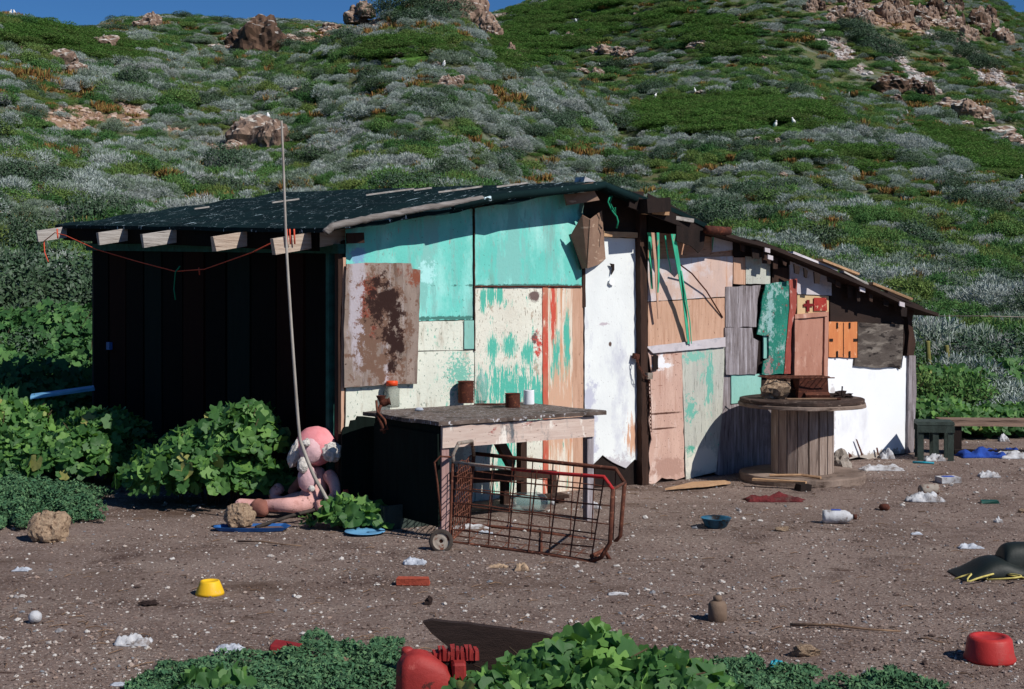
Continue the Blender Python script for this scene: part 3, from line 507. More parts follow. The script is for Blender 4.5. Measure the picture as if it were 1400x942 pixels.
# ---------------------------------------------------------------- hillside scrub
def scrub():
    def sample(n, r1, r2, power=1.0):
        r = np.sqrt(RS.uniform(r1**2, r2**2, n)) if power == 1 else r1*(r2/r1)**RS.rand(n)
        uu = RS.uniform(-190, 1590, n); a = np.arctan((uu-U0)/F)
        x = r*np.sin(a); y = r*np.cos(a); z = height(x, y); return x, y, z, r
    x, y, z, r = [np.concatenate(q) for q in zip(sample(5200, 16.6, 45), sample(9000, 45, 100), sample(12000, 100, 245))]
    u, v = px(x, y, z); car, scr, rub = zones(x, y, z)
    rr = RS.rand(len(x))
    # visible part: keep what the slope in front does not bury
    nz = fbm(x*.16, y*.16, 21)*1.7 + fbm(x*.6, y*.6, 22)*.6
    far = r > 100
    typ = np.where(nz + RS.normal(size=len(x))*.42 > .14, 0, 1)            # 0 grey 1 green
    nb = fbm(x*.3, y*.3, 33)
    typ = np.where((RS.rand(len(x)) < np.where(nb > .10, .42, .08)), 2, typ)
    typ = np.where((RS.rand(len(x)) < .035), 3, typ)
    farzone = (u > 690) & far
    typ = np.where(farzone & (RS.rand(len(x)) < .45), 1, typ)
    ok = np.ones(len(x), bool)
    for (ex, ey, er) in EXC: ok &= (x-ex)**2+(y-ey)**2 > er**2
    bare = fbm(x*.22, y*.22, 71)+fbm(x*.9, y*.9, 72)*.5
    keep = ok & (RS.rand(len(x)) > np.clip((bare-.16)*7, 0, .92)) & (rr > np.maximum(scr*.95, rub*.85)) & (v < 600)
    typ = np.where(car > .35, 4, typ)
    # left of the shack and right of it the leafy plants take over
    keep &= ~((r < 17.4) & (u < 200))
    x, y, z, r, u, v, typ = [q[keep] for q in (x, y, z, r, u, v, typ)]
    n = len(x)
    base = .24+.46*RS.rand(n)**1.5+.12*(fbm(x*.5, y*.5, 55)+.3)
    base = np.where(typ == 2, base*.75, base); base = np.where(typ == 4, RS.uniform(.7, 1.25, n), base)
    base = np.where(r > 60, base*1.3, base); base = np.where(r > 100, base*1.6, base); base = np.where((typ == 3), base*1.25, base)
    hs = RS.uniform(.7, 1.15, n); hs = np.where(r > 100, hs*.6, hs); hs = np.where(typ == 4, .5, hs)
    rz = RS.uniform(0, 6.28, n); pid = RS.randint(0, 100, n)
    names = ['grey', 'green', 'brown', 'dark', 'carpet']
    info = {0: ('grey_shrub', 'soft grey dome shaped shrub on the hillside scrub', 'shrub', 'grey shrubs on the hillside'),
            1: ('green_shrub', 'small green rounded shrub among grey scrub on hillside', 'shrub', 'green shrubs on the hillside'),
            2: ('rusty_succulent', 'clump of rusty orange upright stalks between shrubs on hillside', 'plant', 'rusty stalk clumps on the hillside'),
            3: ('dark_shrub', 'larger dark green bushy shrub on the hillside', 'shrub', 'dark shrubs on the hillside')}
    lim = {0: 300, 1: 300, 2: 220, 3: 150}
    # silhouette of the shack hides what is behind it
    roofline = np.interp(u, [60,75,380,640,830,965,1280,1281], [900,300,258,246,246,300,424,900])
    vis = (u > -20) & (u < 1420) & ((v - base*hs/r*F) < roofline)
    mound = P
    for t in range(5):
        sel = np.where(typ == t)[0]; ms = P[names[t]]; k = len(ms)
        ind = np.array([], int)
        if t in info:
            c = sel[vis[sel]]; order = np.argsort(-(base[c]/r[c])); ind = c[order[:lim[t]]]
            nm, lb, cat, grp = info[t]
            for i in ind:
                o = mobj(nm, ms[pid[i] % k], None, (x[i], y[i], z[i]-.03)); o.rotation_euler = (0,0,rz[i]); o.scale = (base[i]*1.15, base[i]*1.15, base[i]*hs[i]*1.1); tag(o, lb, cat, grp)
        rest = np.setdiff1d(sel, ind)
        if len(rest):
            pts = np.stack([x[rest], y[rest], z[rest]-.03], 1); sc = np.stack([base[rest]*1.15, base[rest]*1.15, base[rest]*hs[rest]*1.1], 1)
            gscatter(['grey_scrub','green_scrub','rusty_undergrowth','dark_scrub','green_carpet'][t], pts, rz[rest], sc, pid[rest] % k, ms)
    for (u_, v_, s_, lb, grp) in [(535,18,1.9,'a','x'),(560,16,2.2,0,0),(585,20,2.2,0,0),(610,24,1.8,0,0),(575,34,1.8,0,0),(548,34,1.5,0,0)]+[(1160+k*11,44+k*8,2.2,1,0) for k in range(6)]+[(1285+k*13,62+k*7.5,2.2,1,0) for k in range(6)]+[(728+k*13,155+(k*7)%17,.9,2,0) for k in range(6)]+[(1010+k*13,205+(k*7)%13,.8,2,0) for k in range(5)]+[(1150+k*16,176+k*9,1.0,2,0) for k in range(14)]:
        p = hit(u_, v_); o = mobj('dark_shrub', P['dark'][int(u_)%3], None, (p.x, p.y, p.z-.1)); o.scale = (s_, s_, s_*.7); o.rotation_euler = (0,0,u_)
        q = {1: ('dark green bush filling a hollow beside the scree on the right hill', 'dark bushes beside the scree'), 2: ('broad dark bush on the middle slope', 'broad bushes on the middle slope')}.get(lb, ('dark bush massed on the centre crest below the sky', 'dark bushes on the centre crest')); tag(o, q[0], 'shrub', q[1])
    # filler: low tufts between the shrubs
    xx, yy, zz, r_ = [np.concatenate(q) for q in zip(sample(9000, 16.3, 45), sample(12000, 45, 100), sample(15000, 100, 250))]
    c2, s2, b2 = zones(xx, yy, zz); bare = fbm(xx*.22, yy*.22, 71)+fbm(xx*.9, yy*.9, 72)*.5; kp = (RS.rand(len(xx)) > np.maximum(s2, b2)*.9) & (RS.rand(len(xx)) > np.clip((bare-.18)*6, 0, .8)); xx, yy, zz, r_ = xx[kp], yy[kp], zz[kp], r_[kp]
    m = len(xx); sc = RS.uniform(.14, .34, m)*np.where(r_ > 100, 2.6, np.where(r_ > 45, 1.5, 1))
    ms = [P['green'][0], P['carpet'][0], P['grey'][1], P['brown'][0], P['carpet'][1]]
    gscatter('undergrowth', np.stack([xx, yy, zz-.02], 1), RS.uniform(0,6.28,m), np.stack([sc, sc, sc*.8], 1), RS.choice(5, m, p=[.3,.25,.25,.08,.12]), ms)
# ---------------------------------------------------------------- rocks
EXC = []
def rockmesh(name, mat, seed, sub=4, amp=.55, sc=1.0):
    bm = bmesh.new(); bmesh.ops.create_icosphere(bm, subdivisions=sub, radius=1)
    for v in bm.verts:
        p = v.co.copy(); n = mn.fractal(p*1.1*sc+Vector((seed*7.3, seed, 0)), .9, 2, 5); c = mn.cell(p*2.3*sc+Vector((seed,0,0)))
        rg = mn.ridged_multi_fractal(p*1.3*sc+Vector((0,seed*3.1,0)), .9, 2, 4, 1, 2)
        v.co = p*(1 + amp*n*.8 + (c-.5)*.16*amp*2 - rg*.05*amp)
        if v.co.z < -.45: v.co.z = -.45
    me = bpy.data.meshes.new(name); bm.to_mesh(me); bm.free(); me.materials.append(mat)
    return me
RM = [rockmesh('rock', M['rock'], i, 4, .42) for i in range(5)]
RD = [rockmesh('rock', M['rockdark'], i+9, 4, .42) for i in range(2)]
def hillrock(u, v, w, h, label, ms=None, i=0, rx=0, ry=0, rz=0, name='boulder', group=None, cat='rock'):
    p = hit(u, v); s = p.y/F; sc = (w*s/2*1.0, w*s/2*.9, h*s/1.35)
    EXC.append((p.x, p.y-.6, sc[0]*1.05+.35))
    if v < 60: p.z = max(p.z, EYE+(V0-v-h*.25)/F*p.y)-.1
    o = mobj(name, (ms or RM)[i % len(ms or RM)]); o.location = (p.x, p.y+sc[1]*.3, p.z+sc[2]*.32); o.scale = sc; o.rotation_euler = (rx, ry, rz)
    return tag(o, label, cat, group)
hillrock(352, 72, 62, 56, 'dark leaning slab of rock standing on the left crest', RD, 0, 0, .35, .2)
hillrock(327, 68, 40, 26, 'dark low rock at the foot of the leaning slab', RD, 1)
hillrock(345, 204, 78, 52, 'large brown boulder with white topped dome, above the shack roof near the pole', RM, 3)
hillrock(372, 203, 42, 44, 'brown boulder wedged against the right side of the large white topped boulder', RM, 3)
hillrock(318, 212, 36, 22, 'reddish boulder at lower left of the large white topped boulder', RM, 4)
hillrock(207, 40, 30, 26, 'white streaked rock on the saddle left of the crest', RM, 1)
hillrock(190, 38, 26, 14, 'low brown rock beside the white streaked rock on the saddle', RM, 2)
hillrock(142, 66, 40, 20, 'reddish flat rock where two gulls sit on the left hill', RM, 2)
hillrock(82, 92, 42, 26, 'reddish brown rock low on the left hill', RM, 3)
hillrock(104, 104, 34, 20, 'brown rock beside the reddish brown rock low on the left hill', RM, 4)
crest = [(486,22,34,22),(500,14,30,22),(452,44,38,16),(420,50,34,14),(396,56,30,12),(612,4,46,34),(634,16,46,44),(648,28,40,40),(662,44,40,34),(676,54,28,26),(600,-2,40,26)]
for i, c in enumerate(crest): hillrock(*c, 'jagged brown outcrop rock along the centre skyline crest', RM, i, rz=i, name='outcrop_rock', group='outcrop rocks along the crest')
for i, c in enumerate([(700,78,18,18),(708,84,14,14),(690,78,12,10),(716,80,10,12)]): hillrock(*c, 'white streaked pinnacle rock at the end of the centre crest', RM, i, rz=i*1.3, name='pinnacle_rock', group='pinnacle rocks at the end of the crest')
hillrock(612, 122, 26, 20, 'white and brown rock pile, largest stone below the crest', RM, 1)
hillrock(626, 118, 18, 16, 'brown stone leaning on the rock pile below the crest', RM, 2)
hillrock(667, 136, 26, 9, 'flat white rock below the pinnacles', RM, 3)
hillrock(643, 112, 12, 8, 'small pale rock between the rock pile and the flat white rock', RM, 4)
for i, c in enumerate([(812,74,20,10),(828,76,24,14),(846,78,22,14),(862,78,20,10),(796,100,26,8),(816,104,22,12),(1232-1210+930,68,24,12)]): hillrock(*c, 'low brown rock in a ledge across the middle slope', RM, i, rz=i, name='ledge_rock', group='ledge rocks on the middle slope')
hillrock(1218, 128, 50, 26, 'dark long boulder with a white end on the right slope', RD, 0)
for i, c in enumerate([(1248,130,34,24),(1268,134,26,22),(1226,144,24,14)]): hillrock(*c, 'dark brown rock adjoining the long boulder on the right slope', RD, i, rz=i*2, name='outcrop_rock', group='dark rocks adjoining the long boulder')
for i, c in enumerate([(1300,152,44,18),(1322,160,40,26),(1345,166,36,22),(1318,176,26,12)]): hillrock(*c, 'brown rock of the outcrop at far right of the slope', RM, i, rz=i*2, name='outcrop_rock', group='rocks of the far right outcrop')
hillrock(1362, 190, 50, 20, 'smooth pinkish slab rock at far right under the outcrop', RM, 2)
hillrock(1384, 200, 40, 20, 'rounded pink rock at the right edge under the outcrop', RM, 4)
cl = []
for k in range(34):
    t = k/33; cl.append((1105+t*215+random.uniform(-12,12), 8+t*18+random.uniform(-16,16)+ (10 if k%3 else -6), random.uniform(16,34), random.uniform(14,26)))
for k in range(12): cl.append((1335+random.uniform(-22,50), 48+random.uniform(-14,18)+.2*k, random.uniform(16,34), random.uniform(16,30)))
for i, c in enumerate(cl): hillrock(*c, 'broken cliff rock near the top right of the hill', RM if i%3 else RD, i, rz=i*1.7, name='cliff_rock', group='cliff rocks at the top right')
sp = [(964,64,30,9),(984,70,22,8),(948,66,16,8),(1000,16,16,6),(1010,26,12,8),(1045,83,14,6),(1062,106,14,8),(1098,122,24,8),(1122,140,12,9),(1134,160,16,9),(1155,164,14,6),(1180,166,14,6),(1036,196,14,10),(1052,200,10,8),(1064,196,12,8),(1045,128,10,5),(958,128,14,5),(980,152,10,4),(1070,243,14,8),(930,200,14,7),(505,100,16,8),(570,102,20,7),(590,76,24,9),(595,92,14,8),(560,62,20,7),(548,78,30,6),(230,250,22,7),(205,222,20,6),(165,290,16,6),(290,212,24,14),(27,206,14,9),(295,70,26,10),(312,72,20,10),(440,104,20,9),(405,130,22,10),(412,128,14,9),(30,80,24,6),(5,118,18,8),(102,56,14,5),(1348,118,14,10),(1290,92,8,6),(755,30,10,4),(734,68,8,4),(690,26,26,12),(665,18,10,5),(780,52,24,10),(870,20,10,5),(1016,36,10,8),(1283,290,16,7),(1065,300,18,10),(1300,195,20,8),(1240,172,18,6)]
for i, c in enumerate(sp): hillrock(*c, 'small pale rock poking out of the hillside scrub', RM, i, rz=i*1.1, name='small_rock', group='small rocks scattered over the hillside')
# loose rubble and scree: uncountable
PB = [rockmesh('stone', M['rubble'], 30+i, 2, .5) for i in range(3)]; PS = [rockmesh('stone', M['scree'], 40+i, 2, .5) for i in range(3)]
def rubble(name, ms, ch, n, smin, smax):
    a = np.arctan((RS.uniform(-50, 1450, n)-U0)/F); r = 20*(240/20)**RS.rand(n); x = r*np.sin(a); y = r*np.cos(a); z = height(x, y)
    c = zones(x, y, z)[ch]; k = c > RS.uniform(.15, .8, n); x, y, z, r = x[k], y[k], z[k], r[k]; m = len(x)
    s = RS.uniform(smin, smax, m)*(.35+r/110); gscatter(name, np.stack([x,y,z],1), RS.uniform(0,6.28,m), np.stack([s,s*.8,s*.6],1), RS.randint(0,3,m), ms)
rubble('rubble', PB, 2, 120000, .07, .20); rubble('scree', PS, 1, 120000, .10, .26)

# ---------------------------------------------------------------- gulls
def gull():
    r = thing('gull', 'white gull', 'gull')
    b = MB(); b.lathe([(.002,-.24),(.04,-.2),(.09,-.1),(.115,0),(.10,.08),(.06,.14),(.045,.18),(.06,.22),(.055,.25),(.02,.275),(.002,.28)], n=12, mt=Matrix.Rotation(math.radians(24),4,'Y') @ Matrix.Scale(1,4), c=(0,0,.24))
    b.build('body', M['gull'], r, True)
    for s in (-1,1):
        w = MB(); w.lathe([(.002,-.24),(.03,-.14),(.05,0),(.03,.07),(.002,.1)], n=8, mt=Matrix.Rotation(math.radians(50),4,'Y') @ Matrix.Scale(.4,4,(0,1,0)), c=(-.02,s*.08,.24)); w.build('wing', M['gullgrey'], r, True)
        l = MB(); l.tube([(0,s*.03,.16),(0,s*.03,-.25)], .008, 5); l.build('leg', M['gullbeak'], r)
    k = MB(); k.tube([(.10,0,.49),(.19,0,.46)], .014, 6, .003); k.build('bill', M['gullbeak'], r, True)
    return r
def dup(root):
    c = root.copy(); C.objects.link(c)
    for ch in root.children:
        d = ch.copy(); C.objects.link(d); d.parent = c
    return c
g0 = gull(); first = True
for (u, v) in [(14,22),(20,22),(125,49),(141,55),(353,27),(367,166),(314,63),(423,76),(444,102),(607,93),(644,90),(1042,165),(1060,176),(1068,133),(950,128),(1123,137),(1160,133),(1240,158),(1236,192),(1215,111),(1242,111),(1227,133),(1329,150),(1348,153),(1338,146),(1395,252),(804,18),(817,28),(788,33),(897,64),(908,83),(886,117),(896,135),(724,56),(866,132),(1265,164),(1302,212),(1307,182),(1352,16),(756,44),(820,92),(1085,172)]:
    p = hit(u, v); EXC.append((p.x*.985, p.y*.985, .9)); o = g0 if first else dup(g0); first = False
    top = max(hz(p.x, p.y), p.z); o.location = (p.x, p.y, EYE+(V0-v)/F*p.y + .02); o.rotation_euler = (0,0,random.uniform(0,6.28)); sc = .7 if p.y < 130 else 1.2; o.scale = (sc,)*3
    tag(o, 'white gull standing on the scrubby hillside', 'gull', 'gulls resting on the hillside')

scrub()
# ---------------------------------------------------------------- shack
shack = thing('shack', 'patchwork plywood shack with aqua, white and peach panels and a black tar paper roof', 'shack', (C0.x, C0.y, 0), TH)
def jagged(pts, jag, step=.05):
    out = []
    for i in range(len(pts)):
        a, b = pts[i], pts[(i+1) % len(pts)]; n = max(1, int((b-a).length/step)); out.append(a)
        d = (b-a); pr = Vector((-d.z, 0, d.x)); pr = pr.normalized() if pr.length > 0 else pr
        for k in range(1, n): out.append(a+d*(k/n)+pr*random.uniform(-jag, jag))
    return out
wk = [0]
def zr(s, w): return 1.95+(s+.264)/2.402*.40+(w+.25)/5.5*.22
def panel(px_pts, mat, w=-.02, th=.012, name='wall_panel', label=None, jag=.002, parent=None, step=.05):
    wk[0] += 1; w = w-.0007*(wk[0] % 9)
    raw = [L(u, v, w) for u, v in px_pts]
    for q in raw:
        if q.x < 2.2 and w > -.1: q.z = min(q.z, zr(q.x, w)-.05)
    pts = jagged(raw, jag, step)
    o = MB().prism(pts, (0,0,0), (0, th, 0)).build(name, M[mat], parent or shack, label=label)
    return o
# backing walls
z0 = -.05
bk = [Vector((0,0,z0)), Vector((6.0,0,z0)), Vector((6.0,0,1.32)), Vector((4.3,0,1.80)), Vector((2.14,0,2.27)), Vector((0,0,1.88))]
MB().prism(bk, (0,.0,0), (0,.04,0)).build('front_wall', M['dark'], shack)
MB().prism([Vector((0,.05,z0)), Vector((0,4.9,z0)), Vector((0,4.9,2.08)), Vector((0,.05,1.86))], (0.02,0,0), (.05,0,0)).build('end_wall', M['black'], shack, label='near-black end wall, its shade put into the board colour')
MB().prism([Vector((5.95,.05,z0)), Vector((5.95,4.9,z0)), Vector((5.95,4.9,1.5)), Vector((5.95,.05,1.30))], (0,0,0), (.05,0,0)).build('end_wall', M['tar'], shack)
MB().prism([Vector((0,4.9,z0)), Vector((6,4.9,z0)), Vector((6,4.9,1.5)), Vector((2.14,4.9,2.46)), Vector((0,4.9,2.08))], (0,0,0), (0,.05,0)).build('back_wall', M['tar'], shack)
# dark boards and battens on the black end, its shade put into their colour
for k in range(11):
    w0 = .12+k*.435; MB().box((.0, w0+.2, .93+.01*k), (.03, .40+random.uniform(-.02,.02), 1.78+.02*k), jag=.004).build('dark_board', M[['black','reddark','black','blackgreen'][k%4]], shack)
MB().box((-.03, .1, .9), (.06,.05,1.8)).build('corner_post', M['header'], shack)
MB().box((-.03, -.0, .9), (.03,.05,1.80)).build('corner_post', M['darkbrown'], shack)
MB().prism([Vector((-.03,-.05,1.79)), Vector((-.03,4.95,1.90)), Vector((-.03,4.95,1.965)), Vector((-.03,-.05,1.855))], (-.03,0,0), (.05,0,0)).build('lintel', M['header'], shack)
# patches
panel([(473,298),(646,268),(647,437),(474,441)], 'aqua', label='sunlit aqua plywood panel beside the rusted sheet')
panel([(649,266),(798,250),(797,391),(649,392)], 'aqua', label='upper aqua plywood panel next to the door')
panel([(474,442),(647,438),(648,478),(474,482)], 'cream')
panel([(635,438),(648,438),(648,477),(635,477)], 'aqua_dull', w=-.032, th=.006, label='narrow grey aqua strip')
panel([(474,483),(648,479),(649,705),(470,728)], 'cream', label='lower cream panel behind the table')
panel([(649,393),(742,393),(743,700),(650,708)], 'cream_peel', label='cream panel with paint peeling to turquoise')
panel([(742,393),(749,393),(750,698),(743,700)], 'redstrip', label='narrow batten streaked red', w=-.026)
panel([(749,393),(782,393),(784,692),(750,696)], 'streak', label='boards streaked peach, red and turquoise')
panel([(782,393),(797,393),(798,690),(784,692)], 'peach', w=-.024, label='bare peach board with white dabs')
panel([(648,266),(649.5,266),(650,480),(648.5,480)], 'darkbrown', w=-.035, th=.01, name='seam_batten')
panel([(649,390.5),(796,390.5),(796,392.5),(649,392.5)], 'rust', w=-.035, th=.008, name='seam_batten')
panel([(469,352),(473,352),(470,590),(466,590)], 'peach', w=-.03, th=.03, name='corner_trim')
# door
dr = panel([(799,322),(874,327),(877,632),(868,628),(856,640),(838,632),(824,622),(812,634),(800,628)], 'doorwhite', w=-.012, th=.02, name='door', label='bluish white door with frayed bottom', jag=.003)
def stuckon(px_pts, mat, w, name, parent, th=.006, jag=.002): return panel(px_pts, mat, w, th, name, None, jag, parent)
stuckon([(834,360),(840,361),(840,369),(836,376),(837,366)], 'dark', -.036, 'hook_mark', dr)
stuckon([(834,382),(838,380),(841,384),(840,389),(836,390),(833,387)], 'white', -.034, 'paint_dab', dr)
panel([(826,316),(872,318),(872,325),(826,323)], 'tanwood', w=-.05, th=.05, name='door_lintel')
panel([(875,286),(884,288),(887,664),(878,664)], 'darkbrown', w=-.07, th=.07, name='door_post', jag=.004)
panel([(796,345),(800,345),(801,420),(797,420)], 'darkbrown', w=-.03, th=.03, name='door_post')
panel([(796,250),(880,262),(880,318),(796,322)], 'tar', w=-.015, th=.01, name='wall_panel', label='dark brown boarding over the door')
panel([(886,264),(960,302),(960,328),(886,326)], 'dark', w=-.015, th=.01)
# right hand plywood
panel([(886,318),(960,322),(1003,330),(1003,352),(886,355)], 'peach_h', label='peach shingle band under the eave')
panel([(974,312),(1004,322),(1004,341),(974,345)], 'palewhite', w=-.03)
panel([(886,355),(1002,350),(1001,405),(886,412)], 'lav', w=-.024, label='large faded pinkish plywood sheet')
panel([(886,413),(992,407),(991,464),(886,474)], 'peach', label='orange peach planks below the faded sheet')
panel([(884,474),(992,461),(992,474),(893,483)], 'palewhite', w=-.04, label='whitened ledge strip')
panel([(886,482),(890,476),(932,476),(936,652),(925,656),(905,653),(893,663),(886,660),(889,640),(887,620),(891,600),(887,575),(890,550),(887,530),(891,510)], 'pink', jag=.006, label='splintered pink plywood')
panel([(932,476),(991,473),(988,560),(979,645),(958,650),(938,656)], 'sage', w=-.026, label='sage white panel with green scrapes')
panel([(980,500),(1003,500),(1003,655),(978,648)], 'grey', w=-.012)
panel([(1000,545),(1140,540),(1140,642),(1000,650)], 'grey', w=-.012)
panel([(992,392),(1040,390),(1036,408),(1034,447),(992,447)], 'grey', w=-.03, jag=.004, label='upper grey weathered board with ragged side')
panel([(991,448),(1028,448),(1030,462),(1037,466),(1036,480),(1034,512),(993,512)], 'grey', w=-.034, jag=.003, label='lower grey weathered board')
panel([(1003,352),(1019,352),(1019,389),(1003,388)], 'peach', w=-.03)
panel([(1020,350),(1053,352),(1053,388),(1020,388)], 'sage', w=-.034)
panel([(1003,323),(1060,342),(1080,352),(1080,362),(1052,352),(1003,350)], 'dark', w=-.04)
panel([(1057,366),(1079,366),(1079,388),(1055,390)], 'darkbrown', w=-.02, label='rough bark edged slats')
panel([(1000,512),(1041,511),(1040,548),(1000,552)], 'aqua_dull', w=-.024, label='small pale aqua patch')
panel([(1047,389),(1062,386),(1078,384),(1080,420),(1076,470),(1073,511),(1042,512),(1044,494),(1051,490),(1051,459),(1035,457),(1040,430),(1043,405)], 'teal', w=-.05, jag=.005, label='worn teal sheet with white scratches')
panel([(1044,459),(1050,459),(1050,490),(1044,490)], 'aqua_dull', w=-.03)
panel([(1079,383),(1090,381),(1089,420),(1082,450),(1081,511),(1072,511),(1075,470),(1080,420)], 'redbrown', w=-.056, jag=.004, label='red brown flaking strip')
cup = panel([(1087,430),(1133,426),(1131,562),(1084,562)], 'cupboard', w=-.045, th=.03, name='wall_panel', label='pinkish brown old cupboard door used as cladding')
for q in ([(1087,430),(1133,426),(1133,432),(1087,436)], [(1087,437),(1091,437),(1090,560),(1086,560)], [(1128,433),(1133,433),(1131,560),(1126,560)]): stuckon(q, 'cupboard', -.062, 'frame_moulding', cup, .016)
panel([(1080,354),(1110,366),(1137,378),(1137,404),(1091,402),(1080,382)], 'palewhite', w=-.03, label='pale scuffed triangular board under the eave')
cr = panel([(1090,402),(1133,405),(1133,428),(1090,430)], 'creamred', w=-.024, label='cream board with a red painted cross and red splash')
stuckon([(1113,407),(1130,407),(1131,425),(1113,425)], 'redpaint', -.036, 'red_splash', cr, .004)
stuckon([(1103,410),(1107,410),(1107,415),(1112,415),(1112,419),(1107,419),(1107,426),(1103,426),(1103,419),(1099,419),(1099,415),(1103,415)], 'darkred', -.036, 'red_cross', cr, .004)
panel([(1135,384),(1190,402),(1246,428),(1246,487),(1235,487),(1235,443),(1135,440)], 'tar', w=-.018, label='dark brown tar paper under the low eave')
og = panel([(1133,440),(1172,440),(1172,489),(1133,488)], 'orange', w=-.05, th=.02, label='orange square board with dark nail slots', jag=.003)
for (u, v, a, b) in [(1144,441,2,8),(1161,441,2,8),(1144,480,2,9),(1161,480,2,9),(1134,463,5,4),(1167,463,5,4)]: stuckon([(u,v),(u+a,v),(u+a,v+b),(u,v+b)], 'dark', -.056, 'nail_slot', og, .003, 0)
for u in (1153,): stuckon([(u,441),(u+.8,441),(u+.8,488),(u,488)], 'rust', -.0555, 'board_seam', og, .002, 0)
panel([(1173,441),(1235,444),(1234,485),(1231,505),(1228,501),(1200,503),(1168,500),(1169,490),(1173,489)], 'plygrey', w=-.056, th=.02, jag=.003, label='dark weathered plywood with wavy grain')
panel([(1132,489),(1168,489),(1168,500),(1233,503),(1235,487),(1249,486),(1241,619),(1215,622),(1192,628),(1172,625),(1150,632),(1131,640)], 'white', w=-.035, th=.02, jag=.004, label='bright white lower wall sheet')
for q in ([(1170,600),(1172,601),(1180,622),(1178,623)], [(1198,612),(1200,612),(1202,622),(1200,622)], [(1160,618),(1166,624),(1161,626)]): stuckon(q, 'rust', -.062, 'tear', shack, .003)
panel([(1243,486),(1252,486),(1253,540),(1249,618),(1241,620)], 'grey', w=-.06, th=.06, name='corner_trim', label='split grey corner post at the far end')
panel([(1239,418),(1250,422),(1247,440),(1252,470),(1249,488),(1240,486),(1243,455)], 'darkbrown', w=-.06, th=.05, name='corner_trim')
# rusted sheet hung by the corner
rs = panel([(474,361),(500,359),(562,360),(563,367),(575,369),(573,440),(570,525),(540,525),(471,530),(470,450)], 'rustsheet', w=-.06, th=.012, name='rusted_sheet', jag=.003)
# fallen flap of cardboard hanging by the door
def quadsheet(px3, mat, name, th=.006, label=None, parent=None):
    pts = [L(u, v, w) for u, v, w in px3]; n = (pts[1]-pts[0]).cross(pts[2]-pts[0]).normalized()*th
    return MB().prism(pts, (0,0,0), n).build(name, M[mat], parent or shack, label=label)
fl = quadsheet([(780,322,-.1),(796,294,-.22),(807,300,-.24),(803,366,-.12),(794,368,-.06)], 'cardboard', 'hanging_flap', label='torn brown cardboard flap hanging beside the door')
quadsheet([(807,300,-.243),(823,288,-.1),(828,354,-.03),(818,362,-.05),(803,367,-.123)], 'cardboard', 'flap_fold', parent=fl)
quadsheet([(779,321,-.1),(782,320,-.1),(796,366,-.07),(794,369,-.07)], 'header', 'flap_edge', parent=fl, th=.015)
# roof, left slope
def slab(name, prof, w0, w1, th, mat, label=None, dz=.2, nx=14, ny=20, rag=.012):
    b = MB(); V = []; nxp = len(prof)
    for k in range(ny+1):
        w = w0+(w1-w0)*k/ny
        for j, (s_, z_) in enumerate(prof):
            ww = w + (random.uniform(-rag, rag) if k in (0, ny) else 0); V.append((s_, ww, z_+dz*(w-w0)/5.5+ random.uniform(-.004,.004)))
    n1 = len(V); V2 = [(x, y, z-th) for x, y, z in V]; Fc = []
    for k in range(ny):
        for j in range(nxp-1):
            a = k*nxp+j; Fc.append((a, a+1, a+1+nxp, a+nxp)); Fc.append((n1+a, n1+a+nxp, n1+a+1+nxp, n1+a+1))
    for k in range(ny):
        for j in (0, nxp-1): a = k*nxp+j; Fc.append((a, a+nxp, n1+a+nxp, n1+a))
    for j in range(nxp-1):
        for k in (0, ny): a = k*nxp+j; Fc.append((a, a+1, n1+a+1, n1+a))
    return b.add(V+V2, Fc).build(name, M[mat], shack, label=label)
prof = [(-.264+2.404*i/16, 1.95+.40*i/16+ .012*math.sin(i*1.7)) for i in range(17)]
slab('roof', prof, -.25, 5.25, .03, 'roof', 'black green tar paper roof slope flecked with white')
R1 = [L(u, v, -.25) for u, v in [(830,251),(880,268),(930,288),(966,306)]]; R1 = [(p.x, p.z) for p in R1]; R1[0] = (2.15, 2.352)
slab('roof', [(R1[0][0],R1[0][1])]+R1[1:], -.25, 4.0, .035, 'roof', 'short dark roof slope over the door')
R2 = [L(u, v, -.2) for u, v in [(962,310),(1010,324),(1056,336),(1104,354),(1150,374),(1196,394),(1240,412),(1281,429)]]
slab('roof', [(p.x, p.z+random.uniform(-.008,.008)) for p in R2], -.2, 4.9, .03, 'tar', 'ragged low roof over the right half', rag=.05)
# roof battens and fascias
def bar(p, q, wd, hh, mat, name, label=None, parent=None, jag=0):
    p, q = Vector(p), Vector(q); d = q-p; c = (p+q)/2
    b = MB().box((0,0,0), (d.length, wd, hh), jag=jag); rot = d.to_track_quat('X', 'Z').to_matrix().to_4x4()
    b.v = [tuple(rot @ Vector(v) + c) for v in b.v]
    return b.build(name, M[mat], parent or shack, label=label)
for (s_, w_, ln) in [(1.0,3.1,.45),(1.45,2.2,.8),(1.75,1.9,.3),(1.55,1.2,.7),(1.85,.8,.5),(.6,3.9,.25)]:
    a = Vector((s_, w_, zr(s_, w_)+.018)); b_ = Vector((s_+ln*.75, w_-ln*.2, zr(s_+ln*.75, w_-ln*.2)+.018)); bar(a, a.lerp(b_, .7), .03, .014, 'beam', 'roof_batten')
ep = [L(445,318,-.27), L(455,309,-.28), L(500,300,-.28), L(560,288,-.28), L(620,278,-.28), L(665,270,-.275)]
eb = MB(); pts = []
for i in range(len(ep)-1):
    for k in range(8): pts.append(ep[i].lerp(ep[i+1], k/8)+Vector((0,0,random.uniform(-.004,.004))))
eb.tube(pts, .026, 8, .020).build('edge_pole', M['greyh'], shack, True, label='bleached grey pole along the roof edge')
b = MB(); pts = [L(u, v, -.27) for u, v in [(620,283),(660,274),(700,267),(760,261),(810,256),(826,253),(836,258),(870,272)]]; b.tube(pts, .03, 8).build('edge_roll', M['roof'], shack, True)
